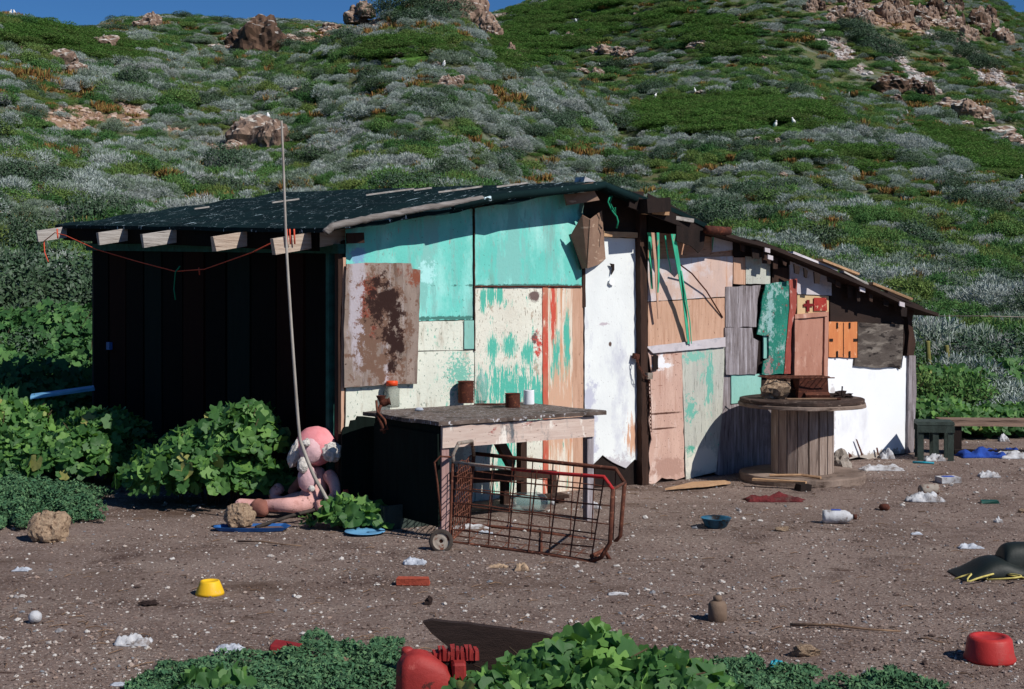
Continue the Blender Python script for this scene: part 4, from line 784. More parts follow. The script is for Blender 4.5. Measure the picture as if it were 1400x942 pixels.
bar(L(826,252,-.2)+Vector((0,.3,.05)), L(848,262,-.2)+Vector((0,.3,.05)), .12, .05, 'litter', 'ridge_bundle', 'white bundle weighing down the ridge')
# rafters
for i, (w_, m_) in enumerate([(.05,'beam_b'),(1.05,'beam_b'),(2.36,'beam'),(3.44,'beam'),(5.03,'beam')]):
    top = lambda s_: zr(s_, w_)-.036
    a = Vector((-.5+.02*(i%2), w_, top(-.5)-.055)); e = Vector((2.0, w_, top(2.0)-.055))
    bar(a, e, .05, .108, m_, 'rafter', ['tan rafter end tied with orange twine nearest the corner', 'tan split rafter end', 'grey rafter end with notched tip', 'grey squared rafter end', 'farthest grey rafter end wound with orange twine'][i], jag=.006)
MB().prism([Vector((-.225, w, z)) for w, z in [(-.06, zr(-.225,-.06)-.034), (5.1, zr(-.225,5.1)-.034), (5.1, zr(-.225,5.1)-.17), (-.06, zr(-.225,-.06)-.16)]], (0,0,0), (.02,0,0)).build('eave_shade', M['black'], shack)  # added black strip hiding the rafters, stands for the shade under the eave
bar(L(474,326,-.08), L(497,325,-.12), .07, .07, 'darkbrown', 'purlin_end')
# boards under the eave near the ridge
bar(L(775,268,-.12), L(812,262,-.2), .02, .14, 'cardboard', 'eave_board', jag=.03)
bar(L(878,282,-.3), L(910,280,-.3), .12, .11, 'dark', 'eave_board'); bar(L(860,274,-.26), L(960,312,-.22), .02, .10, 'dark', 'eave_board')
bar(L(880,290,-.2), L(912,292,-.26), .09, .03, 'tanwood', 'eave_board'); bar(L(920,298,-.2), L(945,302,-.24), .09, .03, 'beam', 'eave_board')
panel([(925,300),(966,306),(962,338),(955,346),(944,336),(925,330)], 'dark', w=-.24, th=.01, name='tar_flap', jag=.004)
b = MB(); b.tube([L(966,314,-.3), L(996,316,-.24)], .035, 10).build('stove_pipe', M['rust'], shack, True)
for (a_, e_, m_) in [((1080,350),(1140,372),'palewhite'),((1120,360),(1172,378),'tanwood'),((1030,334),(1080,350),'tar'),((1190,392),(1244,412),'tanwood'),((1150,376),(1200,400),'beam'),((1210,404),(1260,424),'tar')]:
    bar(L(*a_,-.16)+Vector((0,0,.03)), L(*e_,-.1)+Vector((0,0,.02)), .06, .02, m_, 'roof_batten', jag=.01)
for k in range(16):
    u = 1010+k*15+random.uniform(-4,4); v = np.interp(u, [1010,1281], [332,436]); h_ = random.uniform(6,20); wd_ = random.uniform(5,13)
    panel([(u,v),(u+wd_,v+4),(u+wd_-1,v+4+h_*.8),(u+1,v+h_)], random.choice(['dark','tar','dark','darkbrown']), w=random.uniform(-.17,-.08), name='eave_scrap', jag=.004)
for (u, v) in [(1046,338),(1050,348),(1176,392),(1230,412)]: panel([(u,v),(u+7,v+2),(u+7,v+8),(u,v+6)], 'palewhite', w=-.19, name='eave_scrap')
# hanging strips
for pts in ([(888,318,-.16),(889,322,-.12),(890,360,-.10),(892,395,-.08),7], [(893,318,-.2),(897,360,-.15),(899,400,-.1),(901,436,-.08),6], [(900,318,-.2),(901,345,-.16),(901,385,-.12),(900,400,-.1),5], [(910,322,-.2),(913,345,-.16),(916,360,-.14),(918,372,-.12),3], [(921,320,-.24),(928,362,-.18),(936,410,-.12),(942,470,-.06),9], [(932,370,-.17),(939,410,-.14),(944,440,-.10),(946,470,-.07),3], [(976,316,-.05),(976,325,-.05),(975,335,-.05),(975,342,-.05),2.5]):
    wdt = pts[-1]; P4 = [L(*p) for p in pts[:-1]]; b = MB(); V = []
    hw = wdt/2/165
    for i, p in enumerate(P4):
        f = 1-.45*i/3; V += [p+Vector((-hw*f,0,0)), p+Vector((hw*f,.006,0)), p+Vector((hw*f,.012,0)), p+Vector((-hw*f,.006,0))]
    Fc = [(0,1,2,3), (12,15,14,13)]
    for i in range(3):
        for j in range(4): Fc.append((i*4+j, i*4+(j+1)%4, i*4+4+(j+1)%4, i*4+4+j))
    b.add(V, Fc).build('hanging_strip', M['greenpaint'] if wdt != 6 else M['peach'], shack)
MB().tube([L(930,362,-.14), L(946,374,-.10), L(966,398,-.06), L(988,434,-.03)], .006, 6).build('hanging_wire', M['rust'], shack, True)
# green twine, chain
b = MB(); b.tube([L(834,268,-.24), L(831,276,-.26), L(834,283,-.22), L(838,290,-.25), L(843,296,-.22), L(845,303,-.24), L(843,312,-.22)], .007, 5)
b.tube([L(837,268,-.24), L(834,277,-.2), L(838,285,-.25), L(842,292,-.2), L(841,284,-.24)], .005, 5).build('green_twine', M['greenrope'], shack, True)
def chain(pts, name):
    b = MB(); 
    for i in range(len(pts)-1):
        a, e = pts[i], pts[i+1]; n = max(1, int((e-a).length/.028))
        for k in range(n):
            c = a.lerp(e, (k+.5)/n); d = (e-a).normalized(); s_ = Vector((1,0,0)) if k%2 else Vector((0,1,0)); s_ = (s_-d*s_.dot(d)).normalized()
            ring = [c+d*math.cos(t)*.019+s_*math.sin(t)*.010 for t in [j*math.pi/4 for j in range(9)]]; b.tube(ring, .0035, 4)
    return b.build(name, M['rustmetal'], shack, True)
chain([L(869,486,-.06), L(873,500,-.09), L(880,512,-.11), L(886,518,-.1)], 'door_chain'); chain([L(888,518,-.1), L(889,550,-.1), L(890,590,-.1)], 'door_chain')
bar(L(866,486,-.05), L(873,488,-.05), .03, .04, 'rust', 'latch'); bar(L(884,514,-.09), L(891,514,-.09), .03, .05, 'greytube', 'padlock')
panel([(893,484),(900,486),(900,505),(893,507)], 'dark', w=-.04, th=.003, name='hand_hole', jag=.006)
# twine along the rafter ends
b = MB(); b.tube([LS(60,330,-.5), LS(75,318,-.5), LS(90,322,-.48), LS(132,341,-.3), LS(190,358,-.2), LS(240,371,-.15), LS(280,368,-.15), LS(345,345,-.3), LS(376,330,-.48)], .0045, 5)
b.tube([LS(60,330,-.5), LS(61,345,-.5), LS(66,358,-.5)], .006, 5); b.tube([LS(78,313,-.515), LS(79,326,-.515)], .008, 5)
b.tube([LS(272,366,-.15), LS(273,376,-.15)], .006, 5).build('orange_twine', M['orangerope'], shack, True)
MB().tube([LS(246,364,-.16), LS(240,372,-.16), LS(238,395,-.15), LS(240,410,-.14)], .006, 5).build('green_twine', M['greenrope'], shack, True)
tb = MB()
for du in (0, 4, 10): tb.tube([L(392+du,313,.0), L(393+du,334,.0)], .006, 5)
tb.build('orange_twine', M['orangerope'], shack, True)
MB().box((-.03, 4.4, 1.0), (.03,.08,.07)).build('blue_float', M['bluetray'], shack)
MB().tube([L(1275,432,-.1), L(1340,432,-.6), L(1500,436,-1.2)], .004, 4).build('stay_wire', M['greytube'], shack)

# ---------------------------------------------------------------- leafy mallow plants
def lobed_leaf(am):
    pts = [(0,0,0)]; n = 20
    for j in range(n):
        a = -2.75+5.5*j/(n-1); rr = 1.0+am*math.cos(a*5.7)+random.uniform(-.03,.03); pts.append((rr*math.sin(a), rr*math.cos(a), .16*rr*rr+.06*math.cos(a*5.7)))
    return np.array(pts), [(0, j, j+1) for j in range(1, n)]
LF = [lobed_leaf(k) for k in (.2, .1, .16)]
def leaves(n, centers, size, seed=0, upbias=.7, face=(0,-.35,0)):
    """n lobed leaves through a volume made of ellipsoids: cx,cy,cz,rx,ry,rz"""
    Vs, Fs, Rn = [], [], []; o = 0; cen = np.array(centers, float); wt = cen[:,3]*cen[:,5]; wt = wt/wt.sum()
    for i in range(n):
        c = cen[RS.choice(len(cen), p=wt)]; d = RS.normal(size=3); d /= np.linalg.norm(d); d[2] = abs(d[2])*1.1-.35
        q = RS.uniform(.45, 1.12)**.6; p = c[:3]+d*c[3:]*q
        if p[2] < .03: p[2] = .03+RS.rand()*.05
        nrm = Vector((d[0]*.7+RS.normal()*.5+face[0], d[1]*.7+RS.normal()*.5+face[1], upbias+RS.normal()*.45)).normalized()
        q4 = nrm.to_track_quat('Z', 'Y').to_matrix(); ang = RS.uniform(0,6.28); ca, sa = math.cos(ang), math.sin(ang)
        V, Fc = LF[i%3]; s_ = size*RS.choice([.55,.8,1.0,1.35])*RS.uniform(.8, 1.15)
        W = V.copy(); W[:,0], W[:,1] = (V[:,0]*ca-V[:,1]*sa), (V[:,0]*sa+V[:,1]*ca)
        W[:,2] *= RS.uniform(-.4, 2.2); W = W @ np.array(q4).T * s_ + p
        Vs.append(W); Fs.append(np.array(Fc)+o); o += len(V); Rn.append(np.full(len(V), RS.rand()))
    return np.concatenate(Vs), np.concatenate(Fs), np.concatenate(Rn)
def mallow(name, u, v, centers, n, size, label, mat='f_mallow', group=None, stems=10, face=(0,-.35,0)):
    p = gp(u, v) if not isinstance(u, Vector) else u
    t = thing(name, label, 'plant', p, 0, group)
    V, Fc, rn = leaves(n, centers, size, face=face)
    mobj('foliage', nmesh('foliage', V, Fc, rn, M[mat]), t)
    b = MB()
    for k in range(stems*len(centers)//2+3):
        c = random.choice(centers); e = Vector((c[0]+random.uniform(-.8,.8)*c[3], c[1]+random.uniform(-.8,.8)*c[4], max(.06, c[2]+random.uniform(0,.9)*c[5])))
        a = Vector((c[0]*.6, c[1]*.6, 0)); b.tube([a, a.lerp(e,.5)+Vector((random.uniform(-.04,.04),0,.05)), e], .007, 5, .003)
    b.build('stem', M['stem'], t, True); return t
mallow('mallow_bush', 285, 692, [(0,0,.26,.5,.35,.3),(.27,0,.50,.27,.25,.30),(.1,.0,.5,.2,.2,.22),(-.35,.1,.2,.32,.3,.24),(.35,-.02,.2,.25,.22,.2),(-.1,.2,.38,.3,.3,.22)], 2300, .046, 'big leafy mallow bush against the black end wall, left of the pink toy')
mallow('mallow_bush', 105, 662, [(0,0,.22,.48,.35,.28),(.15,.2,.42,.35,.3,.2),(-.45,.1,.2,.35,.3,.3),(.42,.1,.16,.25,.2,.2)], 2000, .044, 'leafy mallow bush with yellowing lower leaves left of the big bush')
mallow('mallow_bush', -10, 640, [(0,0,.3,.6,.4,.36),(.3,.3,.3,.4,.35,.36)], 1700, .042, 'leafy bush at the left edge of the yard')
mallow('mallow_bush', 482, 722, [(0,0,.10,.17,.13,.12),(.12,-.02,.08,.12,.1,.1),(-.12,0,.1,.1,.1,.12)], 130, .05, 'small bright mallow plant between the pink toy and the table', stems=4)
mallow('mallow_bush', 425, 720, [(0,0,.03,.07,.05,.04)], 14, .028, 'tiny mallow seedling in front of the pink toy', stems=2)
# mass of leafy plants up the left side
for i, (x, y, w_, h_) in enumerate([(-4.9,13.2,.75,.75),(-4.2,12.6,.5,.5),(-5.0,14.8,1.0,.95),(-5.9,15.6,1.1,1.0),(-4.9,16.4,.9,.9),(-5.6,17.6,1.2,1.1),(-6.6,17.2,1.1,1.1),(-4.6,12.0,.6,.4)]):
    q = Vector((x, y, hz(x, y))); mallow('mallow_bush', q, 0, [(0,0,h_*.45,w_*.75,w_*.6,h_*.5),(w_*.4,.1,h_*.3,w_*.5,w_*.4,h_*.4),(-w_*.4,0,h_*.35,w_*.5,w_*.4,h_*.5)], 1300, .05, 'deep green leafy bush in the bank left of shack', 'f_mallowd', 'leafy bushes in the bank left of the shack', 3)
for i, (x, y, s_) in enumerate([(-6.9,18.8,1.35),(-5.6,19.0,1.4),(-4.6,18.2,1.25),(-7.4,20.6,1.4),(-5.9,20.8,1.4),(-6.3,17.9,1.0)]):
    o = mobj('dark_shrub', P['dark'][i%3], None, (x, y, hz(x, y)-.05)); o.scale = (s_, s_, s_*.98); o.rotation_euler = (0,0,i*1.3); tag(o, 'tall dark small leaved shrub in the thicket behind the left leafy bank', 'shrub', 'dark shrubs of the left thicket')
# right side plants
for i, (u, v, w_, h_) in enumerate([(1275,585,.55,.42),(1320,592,.5,.36),(1365,590,.55,.36),(1410,590,.55,.4),(1300,560,.8,.5),(1370,556,.8,.5)]):
    mallow('mallow_bush', u, v+(6 if v > 570 else 8), [(0,0,h_*.45,w_*.8,w_*.6,h_*.5),(w_*.4,.1,h_*.3,w_*.5,w_*.4,h_*.4)], 700, .045, 'bright green leafy bush behind the plank bench', 'f_mallow', 'leafy bushes behind the bench', 3)
for i, (u, v, s_) in enumerate([(1290,548,.8),(1330,545,.85),(1370,552,.75),(1265,540,.7),(1400,560,.7)]):
    p = gp(u, v+12); o = mobj('grey_shrub', P['grey'][i%4], None, (p.x, p.y+1.8, hz(p.x, p.y+1.8))); o.scale = (s_, s_, s_*1.15); tag(o, 'twiggy grey bush behind the green leaves beyond the bench', 'shrub', 'twiggy grey bushes beyond the bench')
for i, (u, v, h_) in enumerate([(1268,512,46),(1294,508,36),(1256,520,22),(1274,520,24)]):
    p = Vector(((u-U0)/F*17.5, 17.5, 0)); p.z = hz(p.x, p.y); hh = EYE+(V0-(v-h_))/F*17.5-p.z
    tag(MB().tube([(0,0,0),(.02,0,hh*.5),(0,.0,hh-.02),(0,0,hh)], .035, 8, .028).build('cactus_stalk', M['f_stalk'], None, True, loc=p), 'slim yellowish cactus stalk rising beyond the right end of the shack', 'cactus', 'cactus stalks beyond the right end of the shack')
fw = MB()
for k in range(26):
    u, v = random.choice([(random.uniform(0,125), random.uniform(405,460)), (random.uniform(100,260), random.uniform(90,140)), (random.uniform(380,430), random.uniform(85,95)), (random.uniform(1160,1290), random.uniform(120,165))])
    p = hit(u, v); q = p+Vector((0,-.3,.25+p.y*.004)); s_ = .035 if p.y < 40 else .10
    fw.lathe([(0.001,-.01),(s_,0),(0.001,.02)], c=q, n=6)
kind(fw.build('yellow_flowers', M['f_yellow'], None), 'stuff')
# foreground plants
mallow('mallow_bush', 800, 985, [(0,0,.11,.32,.22,.18),(-.27,-.04,.08,.26,.2,.14),(.30,0,.10,.24,.2,.17),(.04,.12,.17,.22,.16,.15),(-.12,.06,.14,.2,.15,.14),(-.48,-.1,.03,.14,.14,.1)], 1300, .041, 'large leafy mallow bush at the bottom in front of the dark driftwood board', stems=8)
mallow('mallow_bush', 305, 955, [(0,0,.05,.1,.08,.07),(-.1,0,.04,.07,.06,.06)], 60, .045, 'small bright mallow leaves in the mat at lower left', stems=3)
def mat_cover(name, ells, n, h, sz=.011):
    V, Fs, Rn = [], [], []
    pts = []
    for (u, v, ru, rv) in ells:
        m = int(n*ru*rv/ sum(e[2]*e[3] for e in ells)); a = RS.uniform(0,6.28,m); q = np.sqrt(RS.rand(m)); nn = 1+.25*np.sin(a*5+u)+.15*np.sin(a*11)
        uu = u+ru*q*np.cos(a)*nn; vv = v+rv*q*np.sin(a)*nn; d = F*EYE/(vv-V0); x = (uu-U0)/F*d; y = d; hh = h*(1-q**3*.7)*(.55+vnoise(x*14, y*14, 3)*.9)
        z = height(x, y)+hh*RS.uniform(.2, 1, m)**.6; pts.append(np.stack([x,y,z],1))
    p = np.concatenate(pts); m = len(p); nr = RS.normal(size=(m,3))*.6+np.array([0,-.2,.8]); nr /= np.linalg.norm(nr,axis=1,keepdims=True)
    t = np.cross(nr, rvec(m)); t /= np.linalg.norm(t,axis=1,keepdims=True); b = np.cross(nr, t); s_ = sz*RS.uniform(.6,1.5,m)[:,None]
    V = np.stack([p-t*s_, p-b*s_*.45, p+t*s_, p+b*s_*.45],1).reshape(-1,3); i = np.arange(m)*4
    return kind(mobj(name, nmesh(name, V, np.stack([i,i+1,i+2,i+3],1), np.repeat(RS.rand(m),4), M['f_mat'])), 'stuff')
mat_cover('ground_cover', [(300,955,130,40),(430,930,110,48),(510,920,60,36),(240,950,60,24),(1035,945,75,38),(1090,960,50,25),(1215,950,70,24),(900,960,120,40),(1000,930,40,22)], 60000, .07)
mat_cover('ground_cover', [(20,660,70,26),(60,690,75,22),(10,705,60,24),(105,708,36,10),(30,640,50,20)], 52000, .13, .013)

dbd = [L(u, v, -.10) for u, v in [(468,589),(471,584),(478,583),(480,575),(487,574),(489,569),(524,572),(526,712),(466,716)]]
dbo = tag(MB().prism(jagged(dbd, .003), (0,0,0), (0,.015,0)).build('shadow_board', M['blackgreen'], None, loc=(C0.x, C0.y, 0), rz=TH), 'added black board standing in for the table shadow on the cream wall', 'board')  # added board cut to the outline of the table's shadow on the wall
# ---------------------------------------------------------------- table and what stands on it
TF = lambda u, v: (lambda d: Vector(((u-U0)/F*d, d)))(F*(EYE-.73)/(v-V0))
A_, B_, D_ = TF(600,577), TF(828,562), TF(481,563); ux = (B_-A_).normalized(); uy = Vector((-ux.y, ux.x)); TL = (B_-A_).length; TW = .92
trz = math.atan2(ux.y, ux.x); tz = hz(A_.x, A_.y)
tab = thing('work_table', 'rough wooden work table with grimy top standing against the shack wall', 'table', (A_.x, A_.y, 0), trz)
def T(x, y, z): return (x, y, z)
tb = [(0,0),(.2,.004),(.5,-.004),(.9,.006),(TL,-.01),(TL+.04,.05),(TL-.02,.3),(TL-.04,TW),(.6,TW+.01),(.1,TW),(-.06,TW-.05),(-.03,.6),(-.05,.35),(.0,.18)]
MB().prism(jagged([Vector((x, 0, y)) for x, y in tb], .006), (0,0,0), (0,.024,0)).build('tmp', M['tabletop'])
tmp = bpy.data.objects['tmp']
for v_ in tmp.data.vertices: x, y, z = v_.co; v_.co = (x, z, .706+y)
tmp.data.update(); tmp.name = 'tabletop'; tmp.data.name = 'tabletop'; tmp.parent = tab
MB().box((TL/2-.02, .03, .63), (TL-.12, .022, .135), jag=.004).build('apron', M['apron'], tab)
MB().box((.045, TW/2, .63), (.022, TW-.1, .135), jag=.004).build('apron', M['blackgreen'], tab)
MB().box((TL/2-.02, TW-.05, .63), (TL-.12, .022, .12)).build('apron', M['darkbrown'], tab)
for (x, y, m_) in [(.07,.06,'legpink'),(TL-.1,.06,'grey'),(.09,TW-.08,'darkbrown'),(TL-.1,TW-.08,'darkbrown')]: MB().box((x, y, .345), (.055,.05,.72), jag=.003).build('leg', M[m_], tab)
MB().box((.03, TW/2, .36), (.016, TW-.1, .58), jag=.004).build('shade_panel', M['blackgreen'], tab, label='black green board standing for the shade at the left end')  # near-black panel stands for the shade at the table's left end
bar((.72,.5,.62), (1.12,TW-.1,.28), .03, .10, 'darkbrown', 'brace', parent=tab); bar((.3,TW-.1,.25), (TL-.1,TW-.1,.22), .03, .08, 'darkbrown', 'brace', parent=tab)
def on_table(u, v):
    p = TF(u, v); return Vector((p.x, p.y, .7325))
def jar(u, v, r, h, label, body, name, lid=None, prof=None, ribs=False):
    t = thing(name, label, name.split('_')[-1], on_table(u, v))
    pr = prof or [(r*.92,0),(r,.006),(r,h*.72),(r*.7,h*.86),(r*.7,h)]
    if ribs: pr = [(r,0)]+[(r*(1-.05*(k%2)), h*k/14) for k in range(1,14)]+[(r*1.03,h*.97),(r*1.03,h),(r*.96,h),(r*.95,h*.9)]
    MB().lathe(pr, n=22, cap=False).build('body', body, t, True)
    MB().lathe([(r*.9,.001),(r*.9,.005)], n=22).build('base', body, t)
    if lid: MB().lathe([(r*.74,h*.9),(r*.78,h*.9),(r*.78,h+.012),(r*.7,h+.016)], n=22).build('lid', lid, t, True)
    return t
jar(536,557,.052,.165,'clear glass jar with orange lid at the left end of the table',M['clear'],'glass_jar',M['cap_orange'])
jar(637,551,.058,.155,'tall rusty ribbed can near the back of the table',M['rust'],'rusty_can',ribs=True)
jar(701,557,.053,.095,'short rusty can near the middle of the table',M['rust'],'rusty_can',ribs=True)
jar(723,553,.038,.10,'small white and blue tin can standing right of the short rusty can',M['litter'],'tin_can',ribs=False, prof=[(.038,0),(.039,.004),(.038,.096),(.039,.10),(.035,.10)])
for o_ in bpy.data.objects:
    if o_.name.startswith('tin_can'):
        for c_ in o_.children: c_.data.materials[0] = M['white']
jar(657,548,.052,.235,'tall clear glass bottle behind the ribbed can',M['clear2'],'glass_bottle',prof=[(.048,0),(.052,.01),(.052,.13),(.045,.17),(.02,.205),(.018,.235)])
p = on_table(521,566.5); g = thing('meat_grinder', 'rusty hand tool clamped to the left edge of the table', 'tool', p)
MB().lathe([(.014,-.03),(.024,-.025),(.028,.0),(.02,.03),(.028,.04)], n=14, mt=Matrix.Rotation(1.35,4,'Y'), c=(.02,0,.075)).build('barrel', M['rust'], g, True)
MB().lathe([(.034,.13),(.024,.11),(.014,.09)], n=14, cap=False, c=(-.0,0,-.01)).build('hopper', M['rust'], g, True)
MB().tube([(.0,-.02,.06),(-.02,-.04,.0),(.01,-.06,-.06),(.03,-.06,-.12)], .012, 7).build('clamp', M['rust'], g, True)
MB().tube([(-.03,-.02,.09),(-.02,-.05,.02),(.03,-.07,-.03),(.05,-.07,-.09),(.0,-.07,-.1)], .008, 6).build('crank', M['rustmetal'], g, True)
tag(MB().lathe([(.001,0),(.028,.002),(.03,.01),(.02,.02),(.001,.023)], n=14).build('pebble', M['foil'], None, True, loc=on_table(573,562)), 'pale bluish pebble near the front left of the table top', 'pebble')
tag(MB().prism([Vector(q) for q in [(-.14,0,0),(-.02,.02,0),(.12,-.01,0),(.1,-.03,0),(-.05,-.03,0)]], (0,0,.002), (0,0,.008)).build('metal_scrap', M['rust'], None, loc=on_table(675,554)), 'flat rusty blade lying between the two rusty cans', 'metal scrap')
# under the table
def gbox(name, u, v, dim, mat, label, cat, rz=0, bevel=0): return tag(MB().box((0,0,dim[2]/2), dim, jag=.004).build(name, M[mat], None, loc=gp(u,v), rz=rz, bevel=bevel), label, cat)
t = thing('green_crate', 'dark green wooden crate under the left end of the table', 'crate', gp(556,716), trz)
for (c, d) in [((0,-.13,.08),(.5,.015,.16)),((0,.13,.08),(.5,.015,.16)),((-.25,0,.08),(.015,.245,.16)),((.25,0,.08),(.015,.245,.16))]: MB().box(c, d, jag=.003).build('side', M['cratedark'], t)
MB().box((0,0,.012),(.48,.24,.015)).build('bottom', M['cratedark'], t)
tag(MB().tube([(-.15,0,.02),(.15,.02,.02)], .012, 8).build('white_rod', M['litter'], None, True, loc=gp(592,712)+Vector((0,.05,.14)), rz=.2), 'short white plastic rod lying on the crate under the table', 'rod')
tag(MB().lathe([(.03,0),(.05,.01),(.05,.05),(.03,.07),(.015,.09)], n=12).build('blue_bottle', M['bluetray'], None, True, loc=gp(592,712)+Vector((.01,.0,.01))), 'small blue bottle by the left front table leg', 'bottle')
jg = thing('glass_jug', 'greenish glass jug lying on its side under the table', 'jug', gp(725,702), .1)
MB().lathe([(.01,-.13),(.06,-.125),(.07,-.1),(.07,.06),(.05,.1),(.02,.125),(.02,.15)], n=18, mt=Matrix.Rotation(math.pi/2,4,'Y'), c=(0,0,.07)).build('body', M['clear2'], jg, True)
MB().lathe([(.023,.14),(.023,.165)], n=12, mt=Matrix.Rotation(math.pi/2,4,'Y'), c=(0,0,.07)).build('cap', M['litter'], jg, True)
tag(MB().box((0,0,.05),(.34,.12,.025),jag=.008).box((-.1,.02,.02),(.05,.1,.04)).box((.12,.02,.02),(.05,.1,.04)).build('wooden_block', M['darkbrown'], None, loc=gp(745,690), rz=.5), 'dark wooden board on blocks behind the glass jug', 'board')
tag(MB().box((0,0,.12),(.05,.05,.25)).box((.2,0,.20),(.5,.03,.06),ry=.1).box((.42,0,.1),(.05,.05,.2)).build('low_trestle', M['darkbrown'], None, loc=gp(690,690), rz=.6), 'low dark trestle beneath the back of the table', 'trestle')

# ---------------------------------------------------------------- shopping cart, tipped on its side
def W3(u, v, d): return Vector(((u-U0)/F*d, d, EYE+(V0-v)/F*d))
d1, d2 = 8.55, 9.02
d1, d2 = 8.55, 9.02
cart = thing('wire_cart', 'rusty wire basket cart tipped over in front of the table, with one red rail', 'cart', gp(715,758)*1)
co = cart.location.copy()
dn = lambda u: 8.70-(u-615)/205*.62
df = lambda u: 9.28-(u-640)/208*.52
def loopn(pts, d, dd=0): return [W3(u, v, (dn if dd == 1 and d == d1 else df)(u))-co for u, v in pts]
near = loopn([(620,632),(700,641),(760,647),(826,652),(838,669),(834,742),(822,762),(808,768),(740,757),(615,741)], d1, 1)
far = loopn([(648,620),(720,628),(842,641),(854,660),(848,733),(838,744),(740,728),(640,716)], d2, 1)
def tb_(pts, r, mat, name, closed=False): return MB().tube(pts+([pts[0]] if closed else []), r, 8).build(name, M[mat], cart, True)
tb_(near[0:2], .0105, 'greytube', 'top_rail'); tb_(near[1:5], .011, 'redtube', 'top_rail').__setitem__('label', 'red painted rail'); tb_(near[4:8], .013, 'rustmetal', 'end_post'); tb_(near[7:10]+[near[0]], .013, 'rustmetal', 'bottom_rail')
tb_(far[0:4], .013, 'rustmetal', 'top_rail'); tb_(far[3:6], .013, 'rustmetal', 'end_post'); tb_(far[5:8]+[far[0]], .013, 'rustmetal', 'bottom_rail')
for a, e in ((near[7], far[5]), (near[4], far[3]), (near[9], far[7]), (near[8], far[6])): tb_([a, e], .009, 'rustmetal', 'cross_rail')
wm = MB()
def lerp2(q, s_, t_): a = q[0].lerp(q[1], s_); b = q[3].lerp(q[2], s_); return a.lerp(b, t_)
def grid(q, nu, nv, r=.0044, j=.0):
    for i in range(nu+1): wm.tube([lerp2(q, i/nu, t)+Vector((0,random.uniform(-j,j),random.uniform(-j,j))) for t in (0,.33,.66,1)], r, 4)
    for k in range(nv+1): wm.tube([lerp2(q, t, k/nv)+Vector((0,random.uniform(-j,j),random.uniform(-j,j))) for t in (0,.25,.5,.75,1)], r, 4)
nq = [near[0], near[3], near[7], near[9]]; fq = [far[0], far[2], far[5], far[7]]
grid(nq, 7, 6, j=.005)
wm.build('wire_mesh', M['rustmetal'], cart); wm = MB(); grid(fq, 7, 4, .0036, j=.004); wm.build('wire_mesh', M['rustmetal'], cart); wm = MB(); grid([near[0]+Vector((.02,0,-.02)), far[0], far[7], near[9]], 9, 12, .004, j=.012); wm.build('wire_mesh', M['rustmetal'], cart)
wm = MB(); grid([near[9], near[7], far[5], far[7]], 8, 3, .004); wm.build('wire_mesh', M['rustmetal'], cart)
tb_([W3(620,632,8.68)-co, W3(619,622,8.68)-co, W3(627,606,8.68)-co, W3(645,603,8.9)-co, W3(648,622,9.25)-co], .012, 'greytube', 'handle')
tb_([W3(619,625,8.68)-co, W3(602,624,8.68)-co, W3(594,632,8.68)-co, W3(598,660,8.68)-co, W3(603,712,8.68)-co], .006, 'rustmetal', 'wire_loop')
tb_([near[7]+Vector((0,0,.03)), near[7]+Vector((.08,.1,.05)), near[7]+Vector((.12,.12,-.02))], .012, 'rustmetal', 'foot')
wc = W3(603,740,8.42)-co; rotw = Matrix.Rotation(math.radians(80),4,'X') @ Matrix.Rotation(.1,4,'Y')
wheel = MB().lathe([(.05,-.014),(.066,-.016),(.072,-.006),(.072,.006),(.066,.016),(.05,.014)], n=24, mt=rotw, c=wc, cap=False).build('wheel', M['rubber'], cart, True)
MB().lathe([(.052,-.012),(.052,-.005),(.03,-.003),(.012,-.012),(.012,.012),(.03,.003),(.052,.005),(.052,.012)], n=24, mt=rotw, c=wc, cap=False).build('rim', M['greytube'], wheel, True)
MB().tube([wc, wc+Vector((0,.03,0)), near[9], ], .01, 6).build('axle', M['rustmetal'], cart, True)

# ---------------------------------------------------------------- cable spool with junk
sp_c = gp(1097, 655); spool = thing('cable_spool', 'big weathered wooden cable spool standing on end in front of the right wall', 'spool', sp_c)
def disc(z, r, th, mat, name, n=48):
    b = MB(); b.lathe([(r*.995,z),(r*1.0,z+th*.2),(r*1.0,z+th*.8),(r*.99,z+th)], n=n)
    o = b.build(name, M[mat], spool); 
    for v_ in o.data.vertices:
        a = math.atan2(v_.co.y, v_.co.x); k = 1+.012*math.sin(a*7)+random.uniform(-.008,.006); v_.co.x *= k; v_.co.y *= k
    return o
disc(.0, .50, .065, 'spooltop', 'bottom_flange'); disc(.60, .51, .03, 'spooltop', 'top_flange'); disc(.631, .50, .03, 'spooldirty', 'top_flange').__setitem__('label','charred upper layer of the flange')
b = MB()
for k in range(18):
    a = 2*math.pi*k/18; b.box((.235*math.cos(a), .235*math.sin(a), .333), (.024,.076+random.uniform(-.004,.004),.534), rz=a)
b.build('drum', M['spool'], spool)
MB().tube([(-.32,-.30,.075),(-.08,-.36,.085),(.05,-.46,.078)], .012, 6).build('drum_batten', M['tanwood'], spool)
top = sp_c+Vector((0,0,.663))
def rockobj(name, loc, sc, seed, mat, label, cat='stone', group=None, sub=3, amp=.6, rz=0):
    o = mobj(name, rockmesh(name, M[mat], seed, sub, amp), None, loc); o.scale = sc; o.rotation_euler = (0,0,rz)
    for v_ in o.data.vertices: v_.co.z += .45
    return tag(o, label, cat, group)
rockobj('stone', top+Vector((-.25,-.05,0)), (.12,.10,.12), 3, 'stone', 'tan stone at the left side of the spool top', amp=.8)
rockobj('stone', top+Vector((-.10,.1,0)), (.10,.10,.09), 5, 'darkbrown', 'dark charred lump beside the tan stone on the spool', amp=.9)
